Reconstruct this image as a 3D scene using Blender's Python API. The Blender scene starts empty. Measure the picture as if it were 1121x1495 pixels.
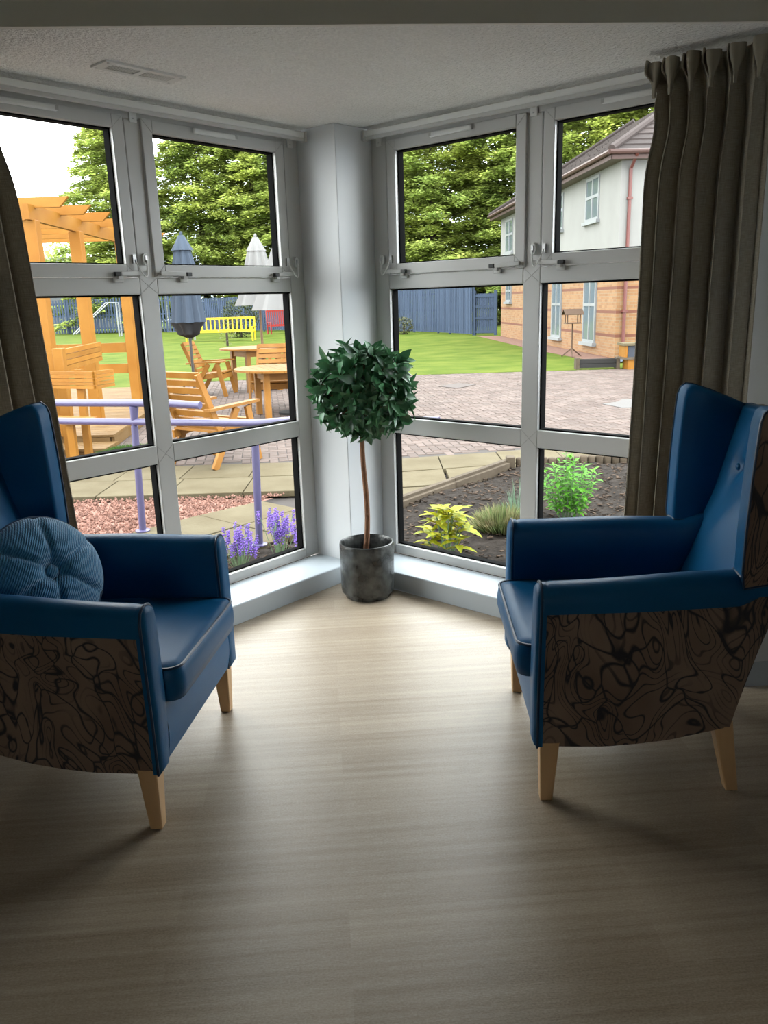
import bpy, math, random
from mathutils import Vector, Matrix
random.seed(7)
R = random.Random(11)
rad = math.radians
SC = bpy.context.scene
COL = SC.collection

# ------------------------------------------------------------------ camera
PITCH, ROLL, FPX, CAMH = rad(14.796), rad(-1.7338), 1166.5, 1.5305
fw = Vector((0, math.cos(PITCH), -math.sin(PITCH)))
up0 = Vector((0, math.sin(PITCH), math.cos(PITCH)))
rt0 = Vector((1, 0, 0))
rt = math.cos(ROLL) * rt0 + math.sin(ROLL) * up0
up = -math.sin(ROLL) * rt0 + math.cos(ROLL) * up0
cam = bpy.data.cameras.new('camera')
cam.sensor_fit = 'HORIZONTAL'
cam.sensor_width = 36
cam.lens = FPX / 1121 * 36
cam.clip_start, cam.clip_end = .05, 400
camo = bpy.data.objects.new('camera', cam)
COL.objects.link(camo)
m = Matrix(((rt.x, up.x, -fw.x, 0), (rt.y, up.y, -fw.y, 0), (rt.z, up.z, -fw.z, CAMH), (0, 0, 0, 1)))
camo.matrix_world = m
SC.camera = camo

# ------------------------------------------------------------------ sky, exposure
world = bpy.data.worlds.new('sky')
SC.world = world
world.use_nodes = True
wn, wl = world.node_tree.nodes, world.node_tree.links
bg = wn['Background']
tc = wn.new('ShaderNodeTexCoord')
nz = wn.new('ShaderNodeTexNoise')
nz.inputs['Scale'].default_value = 2.2
nz.inputs['Detail'].default_value = 4
cr = wn.new('ShaderNodeValToRGB')
cr.color_ramp.elements[0].position = .35
cr.color_ramp.elements[0].color = (.78, .87, 1, 1)
cr.color_ramp.elements[1].position = .55
cr.color_ramp.elements[1].color = (1, 1, 1, 1)
wl.new(tc.outputs['Generated'], nz.inputs['Vector'])
wl.new(nz.outputs['Fac'], cr.inputs['Fac'])
wl.new(cr.outputs['Color'], bg.inputs['Color'])
SKY = 5.0
bg.inputs['Strength'].default_value = SKY
SC.view_settings.view_transform = 'Standard'
SC.view_settings.look = 'None'
SC.view_settings.gamma = 1
SC.view_settings.use_curve_mapping = False
SC.view_settings.exposure = 0.92
try:
    SC.cycles.use_denoising = True
    SC.cycles.max_bounces = 12
    SC.cycles.diffuse_bounces = 7
    SC.cycles.transparent_max_bounces = 16
    SC.cycles.sample_clamp_indirect = 6
except Exception:
    pass

# ------------------------------------------------------------------ materials
MATS = {}
ALB = 1.0
def mat(name, col, rough=.6, spec=.4, metal=0, noise=None, bump=None, rnd=0, coat=0, sheen=0, col2=None, trans=0):
    """noise=(scale, detail, stretch xyz) mixes col/col2; bump=(scale, strength, stretch); rnd: per piece value change"""
    if name in MATS:
        return MATS[name]
    col2 = col2 or tuple(min(1, c * 1.35) for c in col)
    col, col2 = tuple(c * ALB for c in col), tuple(c * ALB for c in col2)
    M = bpy.data.materials.new(name)
    M.use_nodes = True
    n, l = M.node_tree.nodes, M.node_tree.links
    b = n['Principled BSDF']
    b.inputs['Base Color'].default_value = (*col, 1)
    b.inputs['Roughness'].default_value = rough
    b.inputs['Specular IOR Level'].default_value = spec
    b.inputs['Metallic'].default_value = metal
    b.inputs['Coat Weight'].default_value = coat
    b.inputs['Sheen Weight'].default_value = sheen
    t = n.new('ShaderNodeTexCoord')
    out = None
    if noise:
        mp = n.new('ShaderNodeMapping')
        mp.inputs['Scale'].default_value = noise[2] if len(noise) > 2 else (1, 1, 1)
        l.new(t.outputs['Object'], mp.inputs['Vector'])
        q = n.new('ShaderNodeTexNoise')
        q.inputs['Scale'].default_value = noise[0]
        q.inputs['Detail'].default_value = noise[1]
        l.new(mp.outputs[0], q.inputs['Vector'])
        rp = n.new('ShaderNodeValToRGB')
        rp.color_ramp.elements[0].position = .34
        rp.color_ramp.elements[1].position = .66
        rp.color_ramp.elements[0].color = (*col, 1)
        rp.color_ramp.elements[1].color = (*col2, 1)
        l.new(q.outputs['Fac'], rp.inputs['Fac'])
        out = rp.outputs['Color']
    if rnd:
        g = n.new('ShaderNodeNewGeometry')
        oi = n.new('ShaderNodeObjectInfo')
        ad = n.new('ShaderNodeMath'); ad.operation = 'ADD'
        l.new(g.outputs['Random Per Island'], ad.inputs[0])
        l.new(oi.outputs['Random'], ad.inputs[1])
        fr = n.new('ShaderNodeMath'); fr.operation = 'FRACT'
        l.new(ad.outputs[0], fr.inputs[0])
        mr = n.new('ShaderNodeMapRange')
        mr.inputs['To Min'].default_value = 1 - rnd
        mr.inputs['To Max'].default_value = 1 + rnd
        l.new(fr.outputs[0], mr.inputs['Value'])
        hs = n.new('ShaderNodeHueSaturation')
        hs.inputs['Color'].default_value = (*col, 1)
        if out:
            l.new(out, hs.inputs['Color'])
        l.new(mr.outputs[0], hs.inputs['Value'])
        out = hs.outputs['Color']
    if out:
        l.new(out, b.inputs['Base Color'])
    if bump:
        mp2 = n.new('ShaderNodeMapping')
        mp2.inputs['Scale'].default_value = bump[2] if len(bump) > 2 else (1, 1, 1)
        l.new(t.outputs['Object'], mp2.inputs['Vector'])
        q2 = n.new('ShaderNodeTexNoise')
        q2.inputs['Scale'].default_value = bump[0]
        q2.inputs['Detail'].default_value = 3
        l.new(mp2.outputs[0], q2.inputs['Vector'])
        bp = n.new('ShaderNodeBump')
        bp.inputs['Strength'].default_value = bump[1]
        bp.inputs['Distance'].default_value = .02
        l.new(q2.outputs['Fac'], bp.inputs['Height'])
        l.new(bp.outputs[0], b.inputs['Normal'])
    if trans:
        tr = n.new('ShaderNodeBsdfTranslucent')
        tr.inputs['Color'].default_value = (*col, 1)
        if out:
            l.new(out, tr.inputs['Color'])
        mx = n.new('ShaderNodeMixShader')
        mx.inputs['Fac'].default_value = trans
        l.new(b.outputs[0], mx.inputs[1])
        l.new(tr.outputs[0], mx.inputs[2])
        l.new(mx.outputs[0], n['Material Output'].inputs['Surface'])
    MATS[name] = M
    return M

def glass_mat():
    M = bpy.data.materials.new('window_glass')
    M.use_nodes = True
    n, l = M.node_tree.nodes, M.node_tree.links
    n.remove(n['Principled BSDF'])
    tr = n.new('ShaderNodeBsdfTransparent')
    tr.inputs['Color'].default_value = (.93, .95, .94, 1)
    gl = n.new('ShaderNodeBsdfGlossy')
    gl.inputs['Roughness'].default_value = 0
    lw = n.new('ShaderNodeLayerWeight')
    lw.inputs['Blend'].default_value = .5
    mr = n.new('ShaderNodeMapRange')            # mirror sheen at raking angles
    mr.inputs['From Min'].default_value = .42
    mr.inputs['From Max'].default_value = 1.0
    l.new(lw.outputs['Facing'], mr.inputs['Value'])
    fr = n.new('ShaderNodeMath'); fr.operation = 'POWER'; fr.inputs[1].default_value = 2.5
    l.new(mr.outputs[0], fr.inputs[0])
    mx = n.new('ShaderNodeMixShader')
    l.new(fr.outputs[0], mx.inputs['Fac'])
    l.new(tr.outputs[0], mx.inputs[1])
    l.new(gl.outputs[0], mx.inputs[2])
    l.new(mx.outputs[0], n['Material Output'].inputs['Surface'])
    return M
GLASS = glass_mat()

def floor_mat():
    M = bpy.data.materials.new('wood_vinyl')
    M.use_nodes = True
    n, l = M.node_tree.nodes, M.node_tree.links
    b = n['Principled BSDF']
    t = n.new('ShaderNodeTexCoord')
    rot = n.new('ShaderNodeMapping')
    rot.inputs['Rotation'].default_value = (0, 0, rad(-4))
    l.new(t.outputs['Object'], rot.inputs['Vector'])
    br = n.new('ShaderNodeTexBrick')
    br.inputs['Color1'].default_value = (.0, .0, .0, 1)
    br.inputs['Color2'].default_value = (1, 1, 1, 1)
    br.inputs['Mortar'].default_value = (.5, .5, .5, 1)
    br.inputs['Scale'].default_value = 1
    br.inputs['Mortar Size'].default_value = 0
    br.inputs['Bias'].default_value = 0
    br.inputs['Brick Width'].default_value = 1.2
    br.inputs['Row Height'].default_value = .125
    br.offset = .37
    l.new(rot.outputs[0], br.inputs['Vector'])
    def nse(scale, stretch, det):
        mp = n.new('ShaderNodeMapping')
        mp.inputs['Scale'].default_value = stretch
        l.new(rot.outputs[0], mp.inputs['Vector'])
        q = n.new('ShaderNodeTexNoise')
        q.inputs['Scale'].default_value = scale
        q.inputs['Detail'].default_value = det
        l.new(mp.outputs[0], q.inputs['Vector'])
        return q.outputs['Fac']
    a = nse(1, (1.2, 42, 1), 5)
    c = nse(1, (26, 420, 1), 3)
    d = nse(1, (160, 260, 1), 2)
    def mix(x, y, f):
        k = n.new('ShaderNodeMix')
        k.data_type = 'FLOAT'
        k.inputs[0].default_value = f
        l.new(x, k.inputs[2]); l.new(y, k.inputs[3])
        return k.outputs[0]
    sep = n.new('ShaderNodeSeparateColor')
    l.new(br.outputs['Color'], sep.inputs[0])
    s = mix(mix(mix(a, c, .42), d, .38), sep.outputs[0], .09)
    rp = n.new('ShaderNodeValToRGB')
    rp.color_ramp.elements[0].position = .34
    rp.color_ramp.elements[0].color = (.225, .165, .108, 1)
    rp.color_ramp.elements[1].position = .64
    rp.color_ramp.elements[1].color = (.44, .365, .275, 1)
    l.new(s, rp.inputs['Fac'])
    l.new(rp.outputs[0], b.inputs['Base Color'])
    b.inputs['Roughness'].default_value = .40
    b.inputs['Specular IOR Level'].default_value = .6
    bp = n.new('ShaderNodeBump')
    bp.inputs['Strength'].default_value = .12
    bp.inputs['Distance'].default_value = .004
    l.new(mix(c, d, .5), bp.inputs['Height'])
    l.new(bp.outputs[0], b.inputs['Normal'])
    return M

def floral_mat():
    """brown upholstery printed with dark swirling flower outlines"""
    M = bpy.data.materials.new('floral_fabric')
    M.use_nodes = True
    n, l = M.node_tree.nodes, M.node_tree.links
    b = n['Principled BSDF']
    t = n.new('ShaderNodeTexCoord')
    mp = n.new('ShaderNodeMapping')
    mp.inputs['Scale'].default_value = (1, .35, .8)
    l.new(t.outputs['Object'], mp.inputs['Vector'])
    w = n.new('ShaderNodeTexNoise')
    w.inputs['Scale'].default_value = 4.0
    w.inputs['Detail'].default_value = 1
    w.inputs['Distortion'].default_value = 1.2
    l.new(mp.outputs[0], w.inputs['Vector'])
    def lines(freq, width, soft):
        k = n.new('ShaderNodeMath'); k.operation = 'MULTIPLY'; k.inputs[1].default_value = freq
        l.new(w.outputs['Fac'], k.inputs[0])
        f = n.new('ShaderNodeMath'); f.operation = 'PINGPONG'; f.inputs[1].default_value = .5
        l.new(k.outputs[0], f.inputs[0])
        r = n.new('ShaderNodeMapRange')
        r.inputs['From Min'].default_value = width
        r.inputs['From Max'].default_value = width + soft
        l.new(f.outputs[0], r.inputs['Value'])
        return r.outputs[0]
    v = n.new('ShaderNodeTexVoronoi')
    v.feature = 'DISTANCE_TO_EDGE'
    v.inputs['Scale'].default_value = 6.2
    ad = n.new('ShaderNodeVectorMath'); ad.operation = 'MULTIPLY_ADD'
    ad.inputs[1].default_value = (.55, .55, .55)
    l.new(w.outputs['Color'], ad.inputs[0])
    l.new(mp.outputs[0], ad.inputs[2])
    l.new(ad.outputs[0], v.inputs['Vector'])
    vr = n.new('ShaderNodeMapRange')
    vr.inputs['From Min'].default_value = .012
    vr.inputs['From Max'].default_value = .045
    l.new(v.outputs['Distance'], vr.inputs['Value'])
    a = lines(19, .03, .10)
    q = n.new('ShaderNodeTexNoise')
    q.inputs['Scale'].default_value = 4
    l.new(mp.outputs[0], q.inputs['Vector'])
    qr = n.new('ShaderNodeMapRange')
    qr.inputs['From Min'].default_value = .45
    qr.inputs['From Max'].default_value = .58
    l.new(q.outputs['Fac'], qr.inputs['Value'])
    mxa = n.new('ShaderNodeMath'); mxa.operation = 'MAXIMUM'
    l.new(a, mxa.inputs[0]); l.new(qr.outputs[0], mxa.inputs[1])
    mul = n.new('ShaderNodeMath'); mul.operation = 'MULTIPLY'
    l.new(mxa.outputs[0], mul.inputs[0]); l.new(vr.outputs[0], mul.inputs[1])
    base = n.new('ShaderNodeValToRGB')
    base.color_ramp.elements[0].color = (.135, .082, .055, 1)
    base.color_ramp.elements[1].color = (.225, .15, .105, 1)
    base.color_ramp.elements[0].position = .35
    base.color_ramp.elements[1].position = .65
    l.new(q.outputs['Fac'], base.inputs['Fac'])
    mx = n.new('ShaderNodeMix'); mx.data_type = 'RGBA'
    mx.inputs[6].default_value = (.008, .008, .012, 1)
    l.new(mul.outputs[0], mx.inputs[0])
    l.new(base.outputs[0], mx.inputs[7])
    l.new(mx.outputs[2], b.inputs['Base Color'])
    b.inputs['Roughness'].default_value = .8
    b.inputs['Sheen Weight'].default_value = .2
    return M

def weave_mat(name, c1, c2, scale, trans):
    M = bpy.data.materials.new(name)
    M.use_nodes = True
    n, l = M.node_tree.nodes, M.node_tree.links
    b = n['Principled BSDF']
    t = n.new('ShaderNodeTexCoord')
    def nse(st):
        mp = n.new('ShaderNodeMapping'); mp.inputs['Scale'].default_value = st
        l.new(t.outputs['UV'], mp.inputs['Vector'])
        q = n.new('ShaderNodeTexNoise'); q.inputs['Scale'].default_value = scale; q.inputs['Detail'].default_value = 2
        l.new(mp.outputs[0], q.inputs['Vector'])
        return q.outputs['Fac']
    x, y = nse((1, 30, 1)), nse((40, 1, 1))
    k = n.new('ShaderNodeMath'); k.operation = 'ADD'
    l.new(x, k.inputs[0]); l.new(y, k.inputs[1])
    rp = n.new('ShaderNodeValToRGB')
    rp.color_ramp.elements[0].position = .4
    rp.color_ramp.elements[1].position = .62
    rp.color_ramp.elements[0].color = (*c1, 1)
    rp.color_ramp.elements[1].color = (*c2, 1)
    h = n.new('ShaderNodeMath'); h.operation = 'MULTIPLY'; h.inputs[1].default_value = .5
    l.new(k.outputs[0], h.inputs[0]); l.new(h.outputs[0], rp.inputs['Fac'])
    l.new(rp.outputs[0], b.inputs['Base Color'])
    b.inputs['Roughness'].default_value = .85
    b.inputs['Specular IOR Level'].default_value = .15
    bp = n.new('ShaderNodeBump'); bp.inputs['Strength'].default_value = .25; bp.inputs['Distance'].default_value = .002
    l.new(h.outputs[0], bp.inputs['Height']); l.new(bp.outputs[0], b.inputs['Normal'])
    tr = n.new('ShaderNodeBsdfTranslucent')
    l.new(rp.outputs[0], tr.inputs['Color'])
    mx = n.new('ShaderNodeMixShader'); mx.inputs['Fac'].default_value = trans
    l.new(b.outputs[0], mx.inputs[1]); l.new(tr.outputs[0], mx.inputs[2])
    l.new(mx.outputs[0], n['Material Output'].inputs['Surface'])
    return M

def velvet_mat():
    """ridged blue cushion cloth: fine parallel ribs"""
    M = mat('ribbed_velvet', (.028, .10, .19), .75, .2, sheen=.5)
    n, l = M.node_tree.nodes, M.node_tree.links
    b = n['Principled BSDF']
    t = n.new('ShaderNodeTexCoord')
    mp = n.new('ShaderNodeMapping')
    mp.inputs['Rotation'].default_value = (0, 0, rad(35))
    l.new(t.outputs['Object'], mp.inputs['Vector'])
    w = n.new('ShaderNodeTexWave')
    w.inputs['Scale'].default_value = 46
    w.inputs['Distortion'].default_value = 2.5
    w.inputs['Detail'].default_value = 2
    w.inputs['Detail Scale'].default_value = 3
    l.new(mp.outputs[0], w.inputs['Vector'])
    bp = n.new('ShaderNodeBump'); bp.inputs['Strength'].default_value = .55; bp.inputs['Distance'].default_value = .005
    l.new(w.outputs['Fac'], bp.inputs['Height']); l.new(bp.outputs[0], b.inputs['Normal'])
    rp = n.new('ShaderNodeValToRGB')
    rp.color_ramp.elements[0].color = (.012, .11, .22, 1)
    rp.color_ramp.elements[1].color = (.06, .23, .40, 1)
    l.new(w.outputs['Fac'], rp.inputs['Fac']); l.new(rp.outputs[0], b.inputs['Base Color'])
    return M

def brick_mat():
    M = bpy.data.materials.new('house_brick')
    M.use_nodes = True
    n, l = M.node_tree.nodes, M.node_tree.links
    b = n['Principled BSDF']
    t = n.new('ShaderNodeTexCoord')
    # wall length = UV x, height = UV y (metres)
    br = n.new('ShaderNodeTexBrick')
    br.inputs['Scale'].default_value = 1
    br.inputs['Brick Width'].default_value = .225
    br.inputs['Row Height'].default_value = .075
    br.inputs['Mortar Size'].default_value = .008
    br.inputs['Color1'].default_value = (.165, .075, .027, 1)
    br.inputs['Color2'].default_value = (.215, .115, .05, 1)
    br.inputs['Mortar'].default_value = (.175, .12, .072, 1)
    l.new(t.outputs['UV'], br.inputs['Vector'])
    sx = n.new('ShaderNodeSeparateXYZ')
    l.new(t.outputs['UV'], sx.inputs[0])
    # darker red course band every 0.6 m
    a = n.new('ShaderNodeMath'); a.operation = 'ADD'; a.inputs[1].default_value = .02
    l.new(sx.outputs['Y'], a.inputs[0])
    f = n.new('ShaderNodeMath'); f.operation = 'PINGPONG'; f.inputs[1].default_value = .3
    l.new(a.outputs[0], f.inputs[0])
    g = n.new('ShaderNodeMath'); g.operation = 'LESS_THAN'; g.inputs[1].default_value = .0375
    l.new(f.outputs[0], g.inputs[0])
    mx = n.new('ShaderNodeMix'); mx.data_type = 'RGBA'
    mx.inputs[7].default_value = (.105, .035, .018, 1)
    l.new(g.outputs[0], mx.inputs[0]); l.new(br.outputs['Color'], mx.inputs[6])
    l.new(mx.outputs[2], b.inputs['Base Color'])
    b.inputs['Roughness'].default_value = .85
    return M

WHITE = mat('white_paint', (.70, .70, .68), .45, .4)
WALLP = mat('wall_paint', (.62, .63, .64), .55, .35)
ROOMP = mat('room_paint', (.80, .78, .73), .7, .3)
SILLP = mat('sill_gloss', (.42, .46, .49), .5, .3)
PVC = mat('white_upvc', (.52, .515, .50), .28, .5)
PVCD = mat('upvc_seam', (.42, .41, .39), .5, .3)
RUB = mat('black_gasket', (.006, .006, .006), .9, .05)
STIP = mat('stippled_ceiling', (.90, .89, .87), .9, .2, noise=(95, 2), col2=(.80, .79, .77), bump=(75, .7))
FLOOR = floor_mat()
FLORAL = floral_mat()
LEATH = mat('blue_leather', (.001, .066, .165), .42, .20, noise=(3, 3), col2=(.0015, .080, .195), bump=(260, .05))
PIPE = mat('piping_navy', (.003, .025, .065), .4, .5)
BEECH = mat('beech_wood', (.50, .30, .14), .42, .4, noise=(6, 4, (1, 1, .15)), col2=(.62, .40, .21))
GLIDE = mat('dark_glide', (.02, .02, .02), .5)
LINEN = weave_mat('taupe_linen', (.25, .22, .17), (.42, .38, .305), 24, .24)
VELV = velvet_mat()
METAL = mat('zinc_metal', (.55, .55, .55), .3, .5, 1)
BLACK = mat('black_plastic', (.015, .015, .015), .35)
LEAF1 = mat('topiary_leaf', (.035, .125, .055), .33, .5, rnd=.5, noise=(14, 2), col2=(.075, .21, .085), trans=.15)
BARK = mat('topiary_bark', (.13, .055, .028), .7, .3, noise=(20, 3, (1, 1, .3)), col2=(.25, .12, .06), bump=(40, .5))
POTM = mat('pot_glaze', (.008, .009, .009), .25, .6, noise=(16, 8), col2=(.075, .08, .077), bump=(60, .15))
PSOIL = mat('pot_soil', (.02, .016, .012), .95)
ALB = .24      # darkens outdoor base colours to balance garden brightness against the dim room
TIMB = mat('orange_timber', (.85, .33, .03), .55, .2, rnd=.12, noise=(3, 4, (1, 1, 1)), col2=(1.0, .44, .06))
DECK = mat('deck_timber', (.50, .28, .10), .65, .1, rnd=.15, noise=(4, 3), col2=(.58, .35, .15))
GWOOD = mat('garden_teak', (.78, .32, .05), .5, .2, rnd=.14, noise=(5, 4), col2=(.95, .43, .09))
PAVER = mat('block_paver', (.34, .245, .21), .85, .2, rnd=.22, noise=(2, 5), col2=(.43, .33, .285), bump=(60, .2))
JOINT = mat('paver_joint', (.17, .14, .125), .95)
SLAB = mat('concrete_flag', (.35, .28, .165), .85, .1, rnd=.07, noise=(3, 6), col2=(.45, .375, .235), bump=(50, .2))
GRAVEL = mat('red_gravel', (.80, .42, .32), .8, .2, rnd=.4)
SOIL = mat('bark_soil', (.055, .042, .034), .95, .1, noise=(14, 5), col2=(.12, .095, .078), bump=(25, 1))
CHIP = mat('bark_chip', (.20, .135, .095), .9, .1, rnd=.6)
GRASSM = mat('lawn_grass', (.19, .30, .035), .9, .05, noise=(1.1, 8), col2=(.35, .43, .07), bump=(20, .6))
BLADE = mat('grass_blade', (.12, .30, .03), .6, .2, rnd=.3, trans=.3)
FENCE = mat('blue_fence', (.13, .19, .32), .7, .2, rnd=.13)
LILAC = mat('lilac_rail', (.33, .29, .60), .32, .5)
SLEEP = mat('sleeper_wood', (.24, .175, .115), .85, .2, rnd=.15, noise=(6, 4, (1, 1, 1)), col2=(.34, .26, .18))
RENDER = mat('white_render', (.72, .70, .66), .9, .2, noise=(1.2, 6), col2=(.80, .78, .74))
BRICK = brick_mat()
TILE = mat('roof_tile', (.16, .12, .11), .8, .2, rnd=.25)
GUTTER = mat('brown_gutter', (.20, .095, .075), .5, .3)
RPIPE = mat('red_downpipe', (.42, .12, .10), .45, .4)
UPVCW = mat('far_upvc', (.80, .82, .84), .4, .4)
DGLASS = mat('far_glass', (.38, .46, .50), .08, .7)  # paler base colour stands in for sky reflected in the panes
NEEDLE = mat('conifer_spray', (.80, 1.10, .27), .75, .15, rnd=.5, noise=(.35, 3), col2=(1.75, 1.95, .48), trans=.4)
TRUNK = mat('conifer_trunk', (.12, .08, .055), .9)
YBENCH = mat('yellow_paint', (2.2, 1.5, .01), .5)
RBENCH = mat('red_paint', (.9, .06, .04), .5)
CANW = mat('white_canvas', (.78, .76, .74), .85, trans=.2)
CANB = mat('blue_grey_canvas', (.16, .22, .32), .85, trans=.1)
DGREY = mat('dark_grey_cloth', (.05, .05, .055), .8)
POLEM = mat('pole_wood', (.40, .22, .10), .6)
BTABLE = mat('weathered_wood', (.26, .15, .09), .8)
# ------------------------------------------------------------------ mesh helpers
class MB:
    def __init__(s):
        s.v, s.f, s.uv = [], [], None
    def quad(s, a, b, c, d):
        i = len(s.v); s.v += [a, b, c, d]; s.f.append((i, i + 1, i + 2, i + 3))
    def poly(s, pts):
        i = len(s.v); s.v += list(pts); s.f.append(tuple(range(i, i + len(pts))))
    def box(s, x0, x1, y0, y1, z0, z1):
        if x0 > x1: x0, x1 = x1, x0
        if y0 > y1: y0, y1 = y1, y0
        if z0 > z1: z0, z1 = z1, z0
        i = len(s.v)
        s.v += [(x0, y0, z0), (x1, y0, z0), (x1, y1, z0), (x0, y1, z0), (x0, y0, z1), (x1, y0, z1), (x1, y1, z1), (x0, y1, z1)]
        for q in ((0, 3, 2, 1), (4, 5, 6, 7), (0, 1, 5, 4), (1, 2, 6, 5), (2, 3, 7, 6), (3, 0, 4, 7)):
            s.f.append(tuple(i + k for k in q))
        return s
    def beam(s, p0, p1, w, h, w1=None, h1=None, upv=(0, 0, 1)):
        p0, p1 = Vector(p0), Vector(p1)
        d = (p1 - p0).normalized()
        u = Vector(upv)
        if abs(d.dot(u)) > .97: u = Vector((1, 0, 0))
        sd = d.cross(u).normalized(); u = sd.cross(d).normalized()
        w1 = w if w1 is None else w1; h1 = h if h1 is None else h1
        i = len(s.v)
        for p, a, b in ((p0, w, h), (p1, w1, h1)):
            for k, j in ((-1, -1), (1, -1), (1, 1), (-1, 1)):
                s.v.append(tuple(p + sd * (k * a / 2) + u * (j * b / 2)))
        for q in ((0, 1, 2, 3), (7, 6, 5, 4), (0, 4, 5, 1), (1, 5, 6, 2), (2, 6, 7, 3), (3, 7, 4, 0)):
            s.f.append(tuple(i + k for k in q))
        return s
    def prism(s, pts, z0, z1):
        n = len(pts); i = len(s.v)
        s.v += [(x, y, z0) for x, y in pts] + [(x, y, z1) for x, y in pts]
        s.f.append(tuple(i + k for k in range(n - 1, -1, -1)))
        s.f.append(tuple(i + n + k for k in range(n)))
        for k in range(n):
            k2 = (k + 1) % n
            s.f.append((i + k, i + k2, i + n + k2, i + n + k))
        return s
    def tube(s, pts, r, seg=8, closed=False, r1=None):
        pts = [Vector(p) for p in pts]; n = len(pts); i0 = len(s.v)
        prev = None
        for k, p in enumerate(pts):
            a = pts[(k - 1) % n] if (closed or k > 0) else p
            b = pts[(k + 1) % n] if (closed or k < n - 1) else p
            d = (b - a).normalized()
            if prev is None:
                u = Vector((0, 0, 1)) if abs(d.z) < .9 else Vector((1, 0, 0))
                x = d.cross(u).normalized()
            else:
                x = (prev - d * prev.dot(d)).normalized()
            prev = x; y = d.cross(x)
            rr = r if r1 is None else r + (r1 - r) * k / max(1, n - 1)
            for j in range(seg):
                t = 2 * math.pi * j / seg
                s.v.append(tuple(p + x * (rr * math.cos(t)) + y * (rr * math.sin(t))))
        for k in range(n if closed else n - 1):
            k2 = (k + 1) % n
            for j in range(seg):
                j2 = (j + 1) % seg
                s.f.append((i0 + k * seg + j, i0 + k * seg + j2, i0 + k2 * seg + j2, i0 + k2 * seg + j))
        if not closed:
            s.f.append(tuple(i0 + j for j in range(seg - 1, -1, -1)))
            s.f.append(tuple(i0 + (n - 1) * seg + j for j in range(seg)))
        return s
    def lathe(s, prof, seg=32, c=(0, 0, 0), fold=None):
        i0 = len(s.v); n = len(prof)
        for r, z in prof:
            for j in range(seg):
                t = 2 * math.pi * j / seg
                rr = r * (1 + (fold(t, z) if fold else 0))
                s.v.append((c[0] + rr * math.cos(t), c[1] + rr * math.sin(t), c[2] + z))
        for k in range(n - 1):
            for j in range(seg):
                j2 = (j + 1) % seg
                s.f.append((i0 + k * seg + j, i0 + k * seg + j2, i0 + (k + 1) * seg + j2, i0 + (k + 1) * seg + j))
        if prof[0][0] > 1e-6: s.f.append(tuple(i0 + j for j in range(seg - 1, -1, -1)))
        if prof[-1][0] > 1e-6: s.f.append(tuple(i0 + (n - 1) * seg + j for j in range(seg)))
        return s
    def grid(s, rows, close_u=False):
        """rows: list of equally long lists of points"""
        i0 = len(s.v); m = len(rows[0])
        for r in rows: s.v += [tuple(p) for p in r]
        for a in range(len(rows) - 1):
            for b in range(m if close_u else m - 1):
                b2 = (b + 1) % m
                s.f.append((i0 + a * m + b, i0 + a * m + b2, i0 + (a + 1) * m + b2, i0 + (a + 1) * m + b))
        return s
    def cap(s, ring):
        i = len(s.v); s.v += [tuple(p) for p in ring]; s.f.append(tuple(range(i, i + len(ring))))
        return s
    def mesh(s, name, smooth=False):
        me = bpy.data.meshes.new(name)
        me.from_pydata([tuple(p) for p in s.v], [], s.f)
        me.validate(); me.update()
        if smooth:
            for p in me.polygons: p.use_smooth = True
        return me
    def build(s, name, material, parent=None, smooth=False, bevel=0, kind=None, fix=True, sharp=None):
        me = s.mesh(name, smooth or bevel > 0)
        if fix:
            import bmesh
            bm = bmesh.new(); bm.from_mesh(me)
            if smooth: bmesh.ops.remove_doubles(bm, verts=bm.verts, dist=1e-5)
            bmesh.ops.recalc_face_normals(bm, faces=bm.faces)
            bm.to_mesh(me); bm.free()
        if smooth or bevel:
            me.set_sharp_from_angle(angle=rad(sharp or 40))
        return link(name, me, material, parent, bevel, kind)

def link(name, me, material, parent=None, bevel=0, kind=None):
    o = bpy.data.objects.new(name, me)
    if material and not me.materials: me.materials.append(material)
    COL.objects.link(o)
    if parent: o.parent = parent
    if bevel:
        b = o.modifiers.new('bevel', 'BEVEL'); b.width = bevel; b.segments = 2; b.limit_method = 'ANGLE'; b.angle_limit = rad(35)
    if kind: o['kind'] = kind
    return o
def tag(o, label, cat, group=None, kind=None):
    o['label'] = label
    o['category'] = cat
    if group: o['group'] = group
    if kind: o['kind'] = kind
    return o
def empty(name, loc=(0, 0, 0), rz=0, label=None, cat=None, group=None):
    o = bpy.data.objects.new(name, None); COL.objects.link(o)
    o.empty_display_size = .1
    o.location = loc; o.rotation_euler = (0, 0, rz)
    if label: tag(o, label, cat, group)
    return o
def struct(o, label=None):
    o['kind'] = 'structure'
    if label: o['label'] = label
    return o
def children(o):
    return [c for c in bpy.data.objects if c.parent == o]
def copy_tree(o, parent=None):
    c = o.copy(); COL.objects.link(c); c.parent = parent
    for ch in children(o): copy_tree(ch, c)
    return c

# ------------------------------------------------------------------ the bay: plan frame of the two window walls
YAW = rad(41.177)
CX, CY = -.2139, 4.7073
dL = Vector((-math.sin(YAW), -math.cos(YAW), 0)); dR = Vector((math.cos(YAW), -math.sin(YAW), 0))
CC = Vector((CX, CY, 0))
def uvL(u, v, z=0): return CC + dL * u + dR * v + Vector((0, 0, z))
def uvR(u, v, z=0): return CC + dR * u + dL * v + Vector((0, 0, z))
CEIL, SILL, CD = 2.392, .1026, .272
UW, UE = 2.20, 2.44
WY0, WS = 2.80, .069      # plane where the bay meets the main room: y = WY0 + WS*x
def wy(x): return WY0 + WS * x
cornR = Vector((1.42, wy(1.42), 0)); cornL = uvL(UE, .308); cornL = Vector((cornL.x, wy(cornL.x), 0))

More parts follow.
